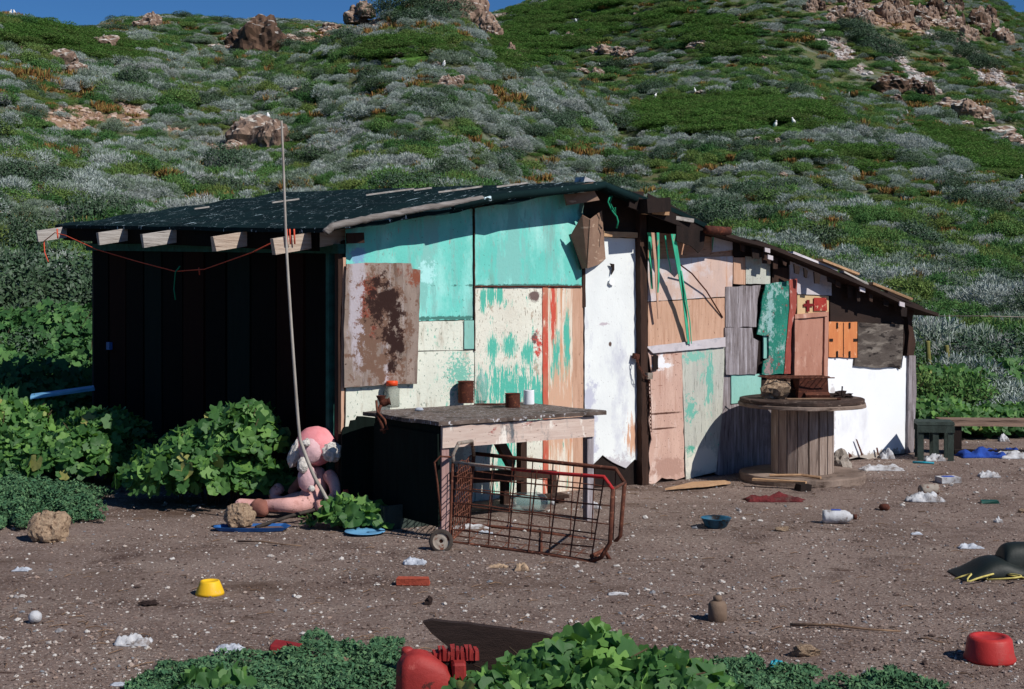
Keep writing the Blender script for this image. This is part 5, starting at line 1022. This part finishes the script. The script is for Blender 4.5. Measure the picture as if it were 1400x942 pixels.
rockobj('charred_wood', top+Vector((.33,.05,0)), (.09,.05,.03), 6, 'driftwood', 'small charred wood scrap at the right side of the spool top', 'wood', amp=1)
rb = thing('rusty_box', 'rusty broken metal box on the spool top, holding up the grill', 'box', top+Vector((.08,.05,0)), .1)
MB().box((0,0,.08),(.24,.18,.16),jag=.02).build('body', M['rust'], rb); MB().box((.02,-.1,.025),(.2,.05,.03),rx=.5,jag=.006).build('flap', M['rustmetal'], rb)
gr = MB()
for k in range(12): gr.tube([(-.27+k*.048,-.12,0),(-.27+k*.048,.14,0)], .003, 5)
for y in (-.12,.14,.01): gr.tube([(-.28,y,0),(.28,y,0)], .005, 5)
tag(gr.build('grill_rack', M['rustmetal'], None, loc=top+Vector((-.05,0,.168)), rz=.1), 'rusty wire grill rack across the stones on the spool', 'grill')
tag(MB().tube([(-.2,0,.012),(.2,.02,.012)], .009, 6).build('stick', M['stick'], None, loc=top+Vector((.02,-.28,0)), rz=.02), 'pale stick along the front of the spool top', 'stick')
tag(MB().tube([(-.06,0,.01),(.0,.02,.02),(.0,.0,.1)], .006, 6).build('twig', M['driftwood'], None, loc=top+Vector((.3,-.1,0))), 'twig sticking up from the spool top', 'twig')
tag(MB().box((0,0,.008),(.22,.05,.012),jag=.01).build('metal_strip', M['rust'], None, loc=top+Vector((.15,-.18,0)), rz=-.2), 'rusty strip lying on the right of the spool top', 'metal scrap')
tag(MB().box((0,0,.18),(.05,.05,.36)).box((-.01,0,.385),(.16,.09,.05)).build('wooden_post', M['darkbrown'], None, loc=gp(1143,636)+Vector((0,.25,-.02))), 'short capped wooden post between the spool and the white sheet', 'post')
sk = rockobj('canvas_sack', gp(1148,642), (.10,.08,.13), 12, 'sack', 'grey canvas sack slumped against the spool base', 'sack', amp=.5)
tag(MB().prism(jagged([Vector(q) for q in [(-.30,0,-.06),(.05,0,.02),(.25,0,.09),(.22,0,.14),(-.05,0,.10),(-.2,0,.0)]], .004), (0,0,0), (0,.014,0)).build('plywood_offcut', M['tanwood'], None, loc=gp(960,668)+Vector((0,0,.02))), 'tan plywood offcut lying before the sage panel', 'plywood')
o = bpy.data.objects['plywood_offcut']
for v_ in o.data.vertices: x, y, z = v_.co; v_.co = (x, z*2.2, y)
tag(MB().box((0,0,.02),(.42,.05,.018),jag=.004).build('lath', M['tanwood'], None, loc=gp(1065,667)+Vector((0,0,.035)), rz=-.45), 'tan lath propped on the rim of the spool base', 'lath')
tag(MB().box((0,0,.025),(.09,.1,.05),jag=.01).build('wood_block', M['dark'], None, loc=gp(1098,670), rz=.3), 'dark wood block before the spool base', 'block')

# ---------------------------------------------------------------- crumpled cloths, bags, paper
def crumple(name, u, v, dim, mat, label, cat='litter', seed=0, rz=0, group=None, dz=0, amp=1.0):
    n = 16; V = []; 
    for i in range(n+1):
        for j in range(n+1):
            x = (i/n-.5); y = (j/n-.5); e = 1-max(abs(x),abs(y))*2; q = Vector((x*3+seed, y*3, seed*1.7)); k = mn.noise(q*1.4); rr = 1+.25*mn.noise(Vector((math.atan2(y,x)*1.5, seed, 0)))
            f = math.sqrt(max(0,e)); V.append((x*dim[0]*rr*(1-.08*k), y*dim[1]*rr*(1-.08*k), max(.004, dim[2]*(f*.75+amp*(k*.6+.35*mn.noise(q*4))*min(1,f*2)))))
    Fc = [(i*(n+1)+j, (i+1)*(n+1)+j, (i+1)*(n+1)+j+1, i*(n+1)+j+1) for i in range(n) for j in range(n)]
    m = len(V); V += [(x*.96, y*.96, 0) for x, y, z in V]; Fb = [tuple(m+a for a in f)[::-1] for f in Fc]
    ed = [(i*(n+1)) for i in range(n+1)]
    rim = [i*(n+1) for i in range(n+1)] + [n*(n+1)+j for j in range(1,n+1)] + [i*(n+1)+n for i in range(n-1,-1,-1)] + [j for j in range(n-1,0,-1)]
    Fr = [(rim[k], rim[(k+1)%len(rim)], m+rim[(k+1)%len(rim)], m+rim[k]) for k in range(len(rim))]
    o = MB().add(V, Fc+Fb+Fr).build(name, M[mat], None, True, loc=gp(u,v,dz), rz=rz); return tag(o, label, cat, group)
crumple('red_cloth', 1057, 684, (.42,.16,.05), 'redcloth', 'crumpled crimson cloth lying before the spool', 'cloth', 1)
crumple('blue_cloth', 1340, 624, (.42,.34,.09), 'bluecloth', 'crumpled blue cloth on the ground in front of the bench', 'cloth', 2)
crumple('blue_cloth', 1382, 622, (.25,.3,.07), 'bluecloth', 'blue cloth heap partly under white sheeting near the bench end', 'cloth', 3)
crumple('white_sheeting', 1388, 626, (.34,.25,.07), 'litter', 'crumpled white sheeting beside the blue cloth at right edge', 'sheeting', 4)
crumple('plastic_bag', 1205, 641, (.36,.16,.05), 'litter', 'long crumpled whitish plastic near the white sheet wall', 'plastic bag', 5)
crumple('plastic_bag', 1213, 627, (.12,.1,.09), 'litter', 'small white bag at the foot of the white wall sheet', 'plastic bag', 6)
crumple('plastic_bag', 1278, 630, (.18,.12,.08), 'litter', 'white bag at the foot of the dark crate', 'plastic bag', 7)
crumple('plastic_bag', 1264, 685, (.26,.14,.07), 'litter', 'torn white bag lying in open dirt right of the spool', 'plastic bag', 8)
tag(MB().lathe([(.04,-.07),(.045,-.06),(.045,.06),(.04,.07)], n=16, mt=Matrix.Rotation(1.5,4,'Y'), c=(0,0,.045)).build('dented_can', M['greytube'], None, True, loc=gp(1270,678), rz=.2), 'grey dented can lying on the torn white bag', 'can')
crumple('plastic_bag', 1352, 653, (.17,.12,.06), 'litter', 'white scrap with twisted tail near the right edge', 'plastic bag', 9)
bx = thing('flattened_carton', 'white carton with a blue print lying flat before the bench', 'carton', gp(1296,660), .2)
MB().box((0,0,.025),(.17,.12,.045),jag=.006).build('body', M['litter'], bx); MB().box((0,0,.0495),(.09,.05,.003),jag=.004).build('blue_print', M['blueprint'], bx)
bo = thing('plastic_bottle', 'white plastic bottle with blue label lying on the dirt', 'bottle', gp(1145,716), -.08)
MB().lathe([(.01,-.1),(.04,-.095),(.045,-.08),(.045,.05),(.03,.08),(.016,.09),(.016,.11)], n=16, mt=Matrix.Rotation(math.pi/2,4,'Y'), c=(0,0,.045)).build('body', M['litter'], bo, True)
MB().lathe([(.018,.1),(.018,.125)], n=12, mt=Matrix.Rotation(math.pi/2,4,'Y'), c=(0,0,.045)).build('cap', M['rust'], bo, True)
MB().box((-.01,0,.0915),(.06,.03,.003)).build('blue_label', M['blueprint'], bo)
crumple('foil_scrap', 1327, 750, (.15,.06,.03), 'foil', 'silvery scrap of foil left of the black debris', 'scrap', 10)
crumple('paper_scrap', 182, 882, (.16,.10,.04), 'litter', 'largest white plaster lump at lower left', 'scrap', 11, amp=1.4)
crumple('paper_scrap', 313, 892, (.12,.1,.03), 'foil', 'pale grey scrap beside the lower left ground cover', 'scrap', 12)
crumple('paper_scrap', 30, 780, (.09,.07,.02), 'foil', 'bluish scrap by the left edge below the tan rock', 'scrap', 13)
crumple('paper_scrap', 1365, 713, (.05,.05,.04), 'litter', 'small white crumpled cup near the right edge', 'scrap', 14)
crumple('paper_scrap', 1253, 730, (.07,.04,.015), 'foil', 'small bluish scrap in the open dirt right of the white bottle', 'scrap', 15)
crumple('paper_scrap', 845, 812, (.10,.05,.015), 'litter', 'flat white scrap in the middle foreground', 'scrap', 16)
crumple('paper_scrap', 567, 772, (.13,.07,.04), 'foil', 'pale grey lump of plaster left of the cart shadow', 'scrap', 17)
crumple('paper_scrap', 680, 778, (.11,.05,.02), 'stone', 'flat tan scrap below the cart', 'scrap', 18)
crumple('paper_scrap', 713, 782, (.08,.06,.05), 'stone', 'small upright tan lump below the cart', 'scrap', 19, amp=.8)
crumple('paper_scrap', 640, 724, (.28,.06,.03), 'litter', 'long white scrap lying inside the cart', 'scrap', 20)
crumple('paper_scrap', 808, 695, (.14,.08,.05), 'litter', 'white crumpled scrap by the right table leg', 'scrap', 21)
crumple('paper_scrap', 663, 731, (.1,.05,.02), 'foil', 'small pale scrap near the left end of the cart', 'scrap', 22)
crumple('paper_scrap', 1420, 620, (.3,.2,.05), 'litter', 'white scrap at the far right by the bench', 'scrap', 23)
crumple('plastic_cup', 1372, 603, (.1,.08,.08), 'litter', 'white cup lying behind the blue cloth', 'cup', 24)
tag(MB().tube([(-.09,0,.012),(.09,.02,.012)], .01, 6).build('toothbrush', M['tealpl'], None, True, loc=gp(1262,634), rz=-.5), 'turquoise plastic stick by the crate foot', 'stick')
tag(MB().box((0,0,.012),(.12,.06,.02),jag=.01).build('green_disc', M['greenpl'], None, loc=gp(1352,687)), 'dark green flat plastic disc on the dirt near the right edge', 'plastic scrap')
tag(MB().lathe([(.001,0),(.03,.002),(.04,.02),(.03,.04),(.001,.045)], n=12).build('brown_ball', M['rust'], None, True, loc=gp(1209,697)), 'small round brown pebble left of the torn bag', 'pebble')
# ---------------------------------------------------------------- bench and crate at right
bn = thing('plank_bench', 'long weathered plank bench at the right edge beside the shack', 'bench', gp(1310,622), -.08)
MB().box((.62,.05,.30),(1.6,.22,.06),jag=.008).build('seat', M['plank'], bn); MB().box((-.02,.05,.14),(.09,.16,.28)).build('leg', M['dark'], bn); MB().box((1.25,.05,.14),(.09,.16,.28)).build('leg', M['dark'], bn)
MB().box((.6,-.05,.03),(1.3,.1,.05),jag=.01).build('stretcher', M['dark'], bn)
cr2 = thing('dark_crate', 'dark green slatted stool crate between the shack corner and the bench', 'crate', gp(1277,628), -.15)
MB().box((0,0,.33),(.32,.26,.03),jag=.004).build('top', M['cratedark'], cr2)
for x in (-.13,.0,.13):
    for y in (-.11,.11): MB().box((x,y,.16),(.05,.03,.32),jag=.004).build('slat', M['cratedark'], cr2)
for y in (-.13,.13): MB().box((0,y,.28),(.32,.015,.06)).build('rail', M['cratedark'], cr2)

# ---------------------------------------------------------------- pink plush toy
def skin(name, chains, mat, parent, sub=2):
    V, E, R = [], [], []
    idx = {}
    for ch in chains:
        prev = None
        for (key, p, r) in ch:
            if key not in idx: idx[key] = len(V); V.append(p); R.append(r)
            if prev is not None: E.append((prev, idx[key]))
            prev = idx[key]
    me = bpy.data.meshes.new(name); me.from_pydata(V, E, []); me.update(); o = bpy.data.objects.new(name, me); C.objects.link(o); o.parent = parent
    md = o.modifiers.new('skin', 'SKIN'); me.skin_vertices.new() if not me.skin_vertices else None
    for i, r in enumerate(R):
        sv = me.skin_vertices[0].data[i]; sv.radius = (r, r); sv.use_root = (i == 0)
    md.use_smooth_shade = True; ss = o.modifiers.new('sub', 'SUBSURF'); ss.levels = sub; ss.render_levels = sub
    me.materials.append(mat); return o
dl = gp(437, 706); dd = dl.y; toy = thing('plush_toy', 'big pink plush toy with white tufted ears sitting slumped at the shack corner', 'toy', dl)
def D(u, v, dy=0): return tuple(W3(u, v, dd+dy)-dl)
skin('body', [[('pelvis', D(432,690,.03), .10), ('belly', D(430,672,.04), .105), ('chest', D(432,650,.06), .085), ('neck', D(432,636,.06), .055)],
   [('pelvis', D(432,690,.03), .10), ('h1', D(420,692,-.02), .07), ('k1', D(392,690,-.10), .052), ('a1', D(362,692,-.02), .046), ('f1', D(330,692,.0), .056), ('f1b', D(322,690,.02), .05)],
   [('pelvis', D(432,690,.03), .10), ('h2', D(410,682,.18), .06), ('k2', D(384,690,.22), .06), ('a2', D(372,676,.26), .05), ('f2', D(386,664,.24), .045)]], M['pinkdoll'], toy)
skin('arm', [[('s', D(447,645,.02), .05), ('u', D(457,660,-.04), .045), ('e', D(460,676,-.08), .042), ('w', D(448,690,-.14), .04), ('h', D(430,692,-.18), .045)]], M['pinkdoll'], toy)
skin('arm', [[('s', D(420,648,.16), .045), ('u', D(408,662,.2), .04), ('w', D(396,676,.22), .035)]], M['dolldirt'], toy)
skin('shoe', [[('a', D(346,690,-.02), .07), ('b', D(356,696,-.06), .066), ('c', D(368,694,-.08), .06)]], M['dolldirt'], toy)
def ball(name, c, r, mat, parent, sc=(1,1,1), amp=0, seed=0, rot=None):
    bm = bmesh.new(); bmesh.ops.create_icosphere(bm, subdivisions=4, radius=1)
    for v_ in bm.verts:
        k = 1+amp*mn.fractal(v_.co*3+Vector((seed,0,0)), .8, 2, 3); q = Vector((v_.co.x*sc[0]*r*k, v_.co.y*sc[1]*r*k, v_.co.z*sc[2]*r*k)); v_.co = (rot @ q if rot else q)+Vector(c)
    me = bpy.data.meshes.new(name); bm.to_mesh(me); bm.free(); me.materials.append(mat)
    for p in me.polygons: p.use_smooth = True
    return mobj(name, me, parent)
R3 = Matrix.Rotation(.35, 3, 'Y')
hd = ball('head', D(432,610,.05), .138, M['pinkhead'], toy, (1.05,.95,.98), .04)
ball('face', D(425,616,-.045), .088, M['dollbelly'], hd, (.9,.72,1.0), .06)
ball('muzzle', D(414,636,-.09), .05, M['tuft'], hd, (.75,.9,1.1), .12, 3)
ball('nose', D(418,606,-.12), .03, M['tuft'], hd, (1,1,.8), .15, 5)
for (u, v, dy) in ((417,612,-.075),(433,610,-.075)): ball('eye', D(u,v,dy), .017, M['tuft'], hd, (1,.6,1))
ball('ear', D(404,620,.0), .068, M['tuft'], toy, (.62,.7,1.5), .2, 7, R3); ball('ear', D(453,618,-.04), .074, M['tuft'], toy, (1.0,.7,.9), .2, 9)
ball('forelock', D(420,606,-.085), .03, M['tuft'], toy, (.7,.5,1.1), .3, 11)
ball('belly_patch', D(420,654,-.045), .08, M['dollbelly'], toy, (.8,.6,1.15), .05, 2)
ball('heart_patch', D(426,668,-.085), .022, M['tuft'], toy, (1,.4,1), .1, 4)

# long whip pole leaning over the toy
pp = [W3(452,692,9.3), W3(440,670,9.28), W3(428,648,9.26), W3(414,612,9.24), W3(409,590,9.23), W3(402,500,9.2), W3(394,380,9.18), W3(391,322,9.17), W3(388,240,9.16), W3(385,165,9.15)]
def spline(P_, k=6):
    out = []
    for i in range(len(P_)-1):
        p0, p1, p2, p3 = P_[max(i-1,0)], P_[i], P_[i+1], P_[min(i+2,len(P_)-1)]
        for j in range(k):
            t = j/k; out.append(.5*((2*p1)+(p2-p0)*t+(2*p0-5*p1+4*p2-p3)*t*t+(3*p1-p0-3*p2+p3)*t**3))
    return out+[P_[-1]]
tag(MB().tube(spline(pp), .0135, 8, .007).build('long_pole', M['pole'], None, True), 'tall thin bleached pole leaning up past the rafters above the roof', 'pole')
tag(MB().tube([gp(350,724,.02)+Vector((0,-.0,0)), gp(400,716,.06), gp(476,706,.10)], .012, 7).build('dark_rod', M['rubber'], None, True), 'dark rod lying along the ground in front of the pink toy', 'rod')
tag(MB().lathe([(.035,0),(.04,.01),(.036,.12),(.018,.17),(.018,.2)], n=16).build('red_bottle', M['red'], None, True, loc=gp(470,714)+Vector((0,.1,0))), 'red plastic bottle behind the small mallow plant', 'bottle')
tr = thing('blue_tray', 'shallow blue tray caked with soil, under the small stone', 'tray', gp(345,724), .03)
b = MB(); ring = [(.235,-.075),(.25,.0),(.2,.085),(-.16,.085),(-.25,.02),(-.24,-.06),(-.1,-.095),(.12,-.1)]
n_ = len(ring); V = [(x*.85,y*.85,.004) for x,y in ring]+[(x,y,.03) for x,y in ring]+[(x*.96,y*.93,.03) for x,y in ring]+[(x*.84,y*.8,.012) for x,y in ring]
Fc = [tuple(range(n_))[::-1]]+[(a*n_+i, a*n_+(i+1)%n_, (a+1)*n_+(i+1)%n_, (a+1)*n_+i) for a in range(3) for i in range(n_)]
b.add(V, Fc); b.build('rim', M['bluetray'], tr); MB().add([(x*.86,y*.84,.014) for x,y in ring],[tuple(range(n_))]).build('soil', M['soil'], tr)
rockobj('stone', gp(326,722,.018), (.10,.09,.105), 21, 'stone', 'tan rounded stone sitting on the blue tray', amp=.3, sub=4)
tag(MB().lathe([(.02,.004),(.09,.008),(.13,.02),(.128,.024),(.085,.012),(.02,.010)], n=28).build('plate', M['bluepale'], None, True, loc=gp(499,730)), 'pale blue plate on the ground at the foot of the small mallow', 'plate')
rockobj('stone', gp(68,738), (.13,.11,.135), 25, 'stone', 'large tan rock standing at the left side of the yard', amp=.32, sub=4)
# ---------------------------------------------------------------- foreground odds and ends
tag(MB().lathe([(.074,0),(.072,.012),(.052,.062),(.048,.070),(.04,.071),(.036,.064)], n=28).build('plastic_pot', M['yellow'], None, True, loc=gp(287,811)), 'yellow plastic pot upside down on the dirt', 'pot')
bw = MB().lathe([(.105,0),(.108,.012),(.10,.03),(.092,.09),(.082,.102),(.06,.104),(.058,.098),(.02,.098)], n=32).build('basin', M['red'], None, True, loc=gp(1353,903)); tag(bw, 'upturned red plastic basin at lower right', 'basin')
mb = thing('bottle_can', 'squat muddy metal bottle standing in the right foreground', 'bottle', gp(981,849)); MB().lathe([(.042,0),(.045,.005),(.044,.075),(.034,.09),(.018,.095)], n=20).build('body', M['bottle'], mb, True); MB().lathe([(.021,.093),(.021,.112),(.015,.117)], n=16).build('cap', M['bottle'], mb, True)
bl = MB(); bl.lathe([(.055,0),(.07,.01),(.095,.06),(.1,.064),(.098,.066),(.088,.058),(.06,.014)], n=28, cap=False); bl.lathe([(.06,.002),(.06,.012)], n=28); tag(bl.build('bowl', M['bowlblue'], None, True, loc=gp(979,722)), 'small blue bowl on the dirt before the pink panel', 'bowl')
rockobj('stone', gp(1103,896), (.06,.045,.035), 23, 'stone', 'flat brown stone in the right foreground')
rockobj('stone', gp(586,824), (.022,.02,.03), 24, 'driftwood', 'small dark nub of stone in the centre foreground')
rockobj('stone', gp(1070,727), (.05,.03,.022), 25, 'stone', 'small tan stone below the red cloth')
rockobj('stone', gp(203,826), (.05,.03,.02), 26, 'driftwood', 'small dark flat stone left of the yellow pot')
rockobj('stone', gp(1398,700), (.03,.03,.02), 27, 'stone', 'small stone at the right edge')
tag(MB().lathe([(.001,0),(.018,.003),(.029,.016),(.031,.029),(.028,.044),(.015,.056),(.001,.059)], n=18).build('white_ball', M['litter'], None, True, loc=gp(48,852)), 'small white ball at the lower left', 'ball')
tag(MB().box((0,0,.02),(.165,.06,.035),jag=.006).build('brick_shard', M['brick'], None, loc=gp(565,799), rz=-.05), 'broken red brick piece below the cart', 'brick')
tag(MB().box((0,0,.03),(.14,.10,.05),jag=.01,ry=.12).build('red_scrap', M['maroon'], None, loc=gp(394,900), rz=-.1, bevel=.006), 'maroon plastic block in the lower left ground cover', 'plastic scrap')
rockobj('stone', gp(462,925,.04), (.06,.04,.02), 28, 'stone', 'tan curled stone in the lower left ground cover')
for (u0,v0,u1,v1,r_,lb) in [(1080,858,1232,866,.008,'long thin stick in the right foreground'),(1254,878,1290,882,.005,'short dark stick left of the red basin'),(325,742,412,750,.006,'curved dry stick below the blue tray'),(912,668,1004,655,.0,'')]:
    if r_: a_, e_ = gp(u0,v0,.012), gp(u1,v1,.012); tag(MB().tube([a_, a_.lerp(e_,.4)+Vector((0,.01,.008)), a_.lerp(e_,.7)+Vector((0,-.008,.002)), e_], r_, 6, r_*.5).build('stick', M['stick'], None, True), lb, 'stick')
# black plastic debris at right
bd = thing('plastic_wreck', 'black green moulded plastic wreckage at the right edge', 'debris', gp(1378,786), .05)
def hump(pts, w_, mat, name, par):
    V = []; m = len(pts)
    for (x, z) in pts:
        for (y, f) in ((-w_/2,.1),(-w_/2*.9,.75),(-w_*.2,1),(w_*.25,.98),(w_/2,.4)): V.append((x, y, max(.0, z*f)))
    Fc = [(i*5+j, i*5+5+j, i*5+6+j, i*5+1+j) for i in range(m-1) for j in range(4)]
    o = MB().add(V, Fc).build(name, M[mat], par, True); md = o.modifiers.new('s','SOLIDIFY'); md.thickness = .01; ss = o.modifiers.new('b','SUBSURF'); ss.levels = 2; ss.render_levels = 2; return o
hump([(-.30,.0),(-.22,.035),(-.15,.10),(-.05,.115),(.02,.06),(.08,.10),(.16,.09),(.3,.06)], .30, 'darkplastic', 'shell', bd)
hump([(-.06,.0),(-.05,.16),(.0,.185),(.1,.18),(.25,.19),(.38,.18),(.4,.0)], .20, 'darkplastic', 'seat_back', bd)
b = MB(); pts = []
for k in range(60):
    t = k/59; pts.append(Vector((-.34+.75*t+.05*math.sin(t*38), -.2+.05*math.sin(t*29+1), .008+.03*abs(math.sin(t*19+math.sin(t*7))))))
tag(b.tube(pts, .005, 5).build('yellow_rope', M['yellowrope'], None, True, loc=gp(1378,786)), 'looped yellow rope before the black plastic wreckage', 'rope')
# red machine and driftwood at the bottom
rp = gp(590, 975); rm = thing('red_canister', 'battered faded red metal tank with ribbed top at the bottom of the photo', 'tank', rp, .1)
cb = MB().lathe([(.10,0),(.108,.02),(.110,.14),(.104,.19),(.085,.222),(.05,.235),(.015,.238)], n=40).build('body', M['redmetal'], rm, True)
for v_ in cb.data.vertices:
    x, y, z = v_.co; m_ = max(abs(x), abs(y))+1e-9; r_ = math.hypot(x, y); k = 1+.16*(r_/m_-1)/.414 + .04*mn.noise(Vector((x*14, y*14, z*12))); v_.co = (x*k*1.02-.02, y*k*.72, z*(1-.28*max(0,(x+.02)/.11))+.01*mn.noise(Vector((x*20,y*20,3))))
b = MB()
for k in range(9): b.box((.03+.017*k, .03, .216-.004*(k%3)), (.011,.07,.034+.008*(k%2)), jag=.004)
b.box((.09,.03,.205),(.17,.06,.03),jag=.004); b.build('ribbed_cap', M['redmetal'], rm)
b = MB(); b.box((.09,.04,.17),(.15,.07,.05),jag=.006); b.build('dark_gap', M['dark'], rm)
MB().lathe([(.016,0),(.022,.01),(.022,.03),(.014,.036)], n=12, c=(-.09,.02,.205)).build('plug', M['redmetal'], rm, True)
MB().box((.10,.0,.12),(.05,.12,.15),jag=.006).build('side_lug', M['redmetal'], rm, bevel=.008)
dpx = [(578,851),(590,848),(640,853),(700,861),(742,867),(790,880),(800,930),(800,975),(645,975),(640,915),(628,908),(612,884),(590,866)]
dw = [W3(u, v, 5.55) for u, v in dpx]; dc = Vector((dw[0].x+.3, 5.55, .1))
tag(MB().prism(jagged([p-dc for p in dw], .003), (0,0,0), (0,.035,0)).build('driftwood_board', M['driftwood'], None, loc=dc), 'long dark driftwood board leaning behind the red tank', 'board')
crumple('blue_rag', 765, 935, (.2,.15,.1), 'bluepale', 'faded blue rag tangled in the bottom mallow bush', 'cloth', 31, dz=.06)
crumple('blue_scrap', 1062, 910, (.06,.05,.03), 'tealpl', 'small turquoise scrap by the bottom ground cover', 'scrap', 32)
crumple('paper_scrap', 175, 935, (.13,.05,.015), 'foil', 'flat pale scrap near the bottom left', 'scrap', 33)
# blue and white scrap board at the far left behind the bushes
tag(MB().box((0,0,.0),(.55,.25,.03),jag=.01,ry=-.12).build('blue_board', M['bluepale'], None, loc=(-3.98,12.6,.62), rz=.3), 'blue and white board poking out behind the left bushes', 'board')
# ---------------------------------------------------------------- gravel and shell bits
M['peb_w'] = mk('shell white', sr(214,210,204), sr(170,164,160), 9, inst=[(sr(150,130,118), .4, .7, 1), (sr(120,130,140), .8, .9, .8)], bump=.3)
M['peb_b'] = mk('gravel brown', sr(142,122,112), sr(92,74,66), 9, inst=[(sr(150,134,126), .5, .9, 1), (sr(60,46,42), .3, .1, .8)], bump=.3)
PG = [rockmesh('stone', M['peb_b'], 50+i, 2, .5) for i in range(3)] + [rockmesh('stone', M['peb_w'], 60+i, 2, .5) for i in range(3)]
def gravel(name, n, smin, smax, white, seed):
    uu = RS.uniform(-60, 1460, n); dd_ = 4.6*(16.5/4.6)**(RS.rand(n)**.9); x = (uu-U0)/F*dd_; y = dd_; s = smin*(smax/smin)**(RS.rand(n)**2.2)
    cl_ = fbm(x*.9, y*.9, seed)+.5*np.exp(-((x+1.6)**2+(y-6.6)**2)/2.2)*.25; k = RS.rand(n) < np.clip(.45+cl_*1.5, .08, 1)
    sx = (x-C0.x)*fx+(y-C0.y)*fy; wy = (x-C0.x)*ix+(y-C0.y)*iy; k &= ~((sx > -.1) & (sx < 6.1) & (wy > -.02)) 
    x, y, s = x[k], y[k], s[k]; m = len(x); ids = np.where(RS.rand(m) < white, RS.randint(3,6,m), RS.randint(0,3,m))
    gscatter(name, np.stack([x,y,height(x,y)+s*.2],1), RS.uniform(0,6.28,m), np.stack([s, s*RS.uniform(.5,1,m), s*RS.uniform(.25,.7,m)],1), ids, PG)
gravel('gravel', 120000, .0025, .012, .2, 40)
gravel('shell_fragments', 5600, .005, .022, .5, 41)
tw = MB()
for k in range(420):
    u, v = random.uniform(0,1400), 640+300*random.random()**.8; p = gp(u, v, .005); a = random.uniform(0,3.14); l = random.uniform(.02,.09)
    tw.tube([p, p+Vector((math.cos(a)*l*.5, math.sin(a)*l*.5, .006)), p+Vector((math.cos(a+.3)*l, math.sin(a+.3)*l, 0))], random.uniform(.0012,.003), 4)
kind(tw.build('twig_litter', M['stick']), 'stuff')
# end
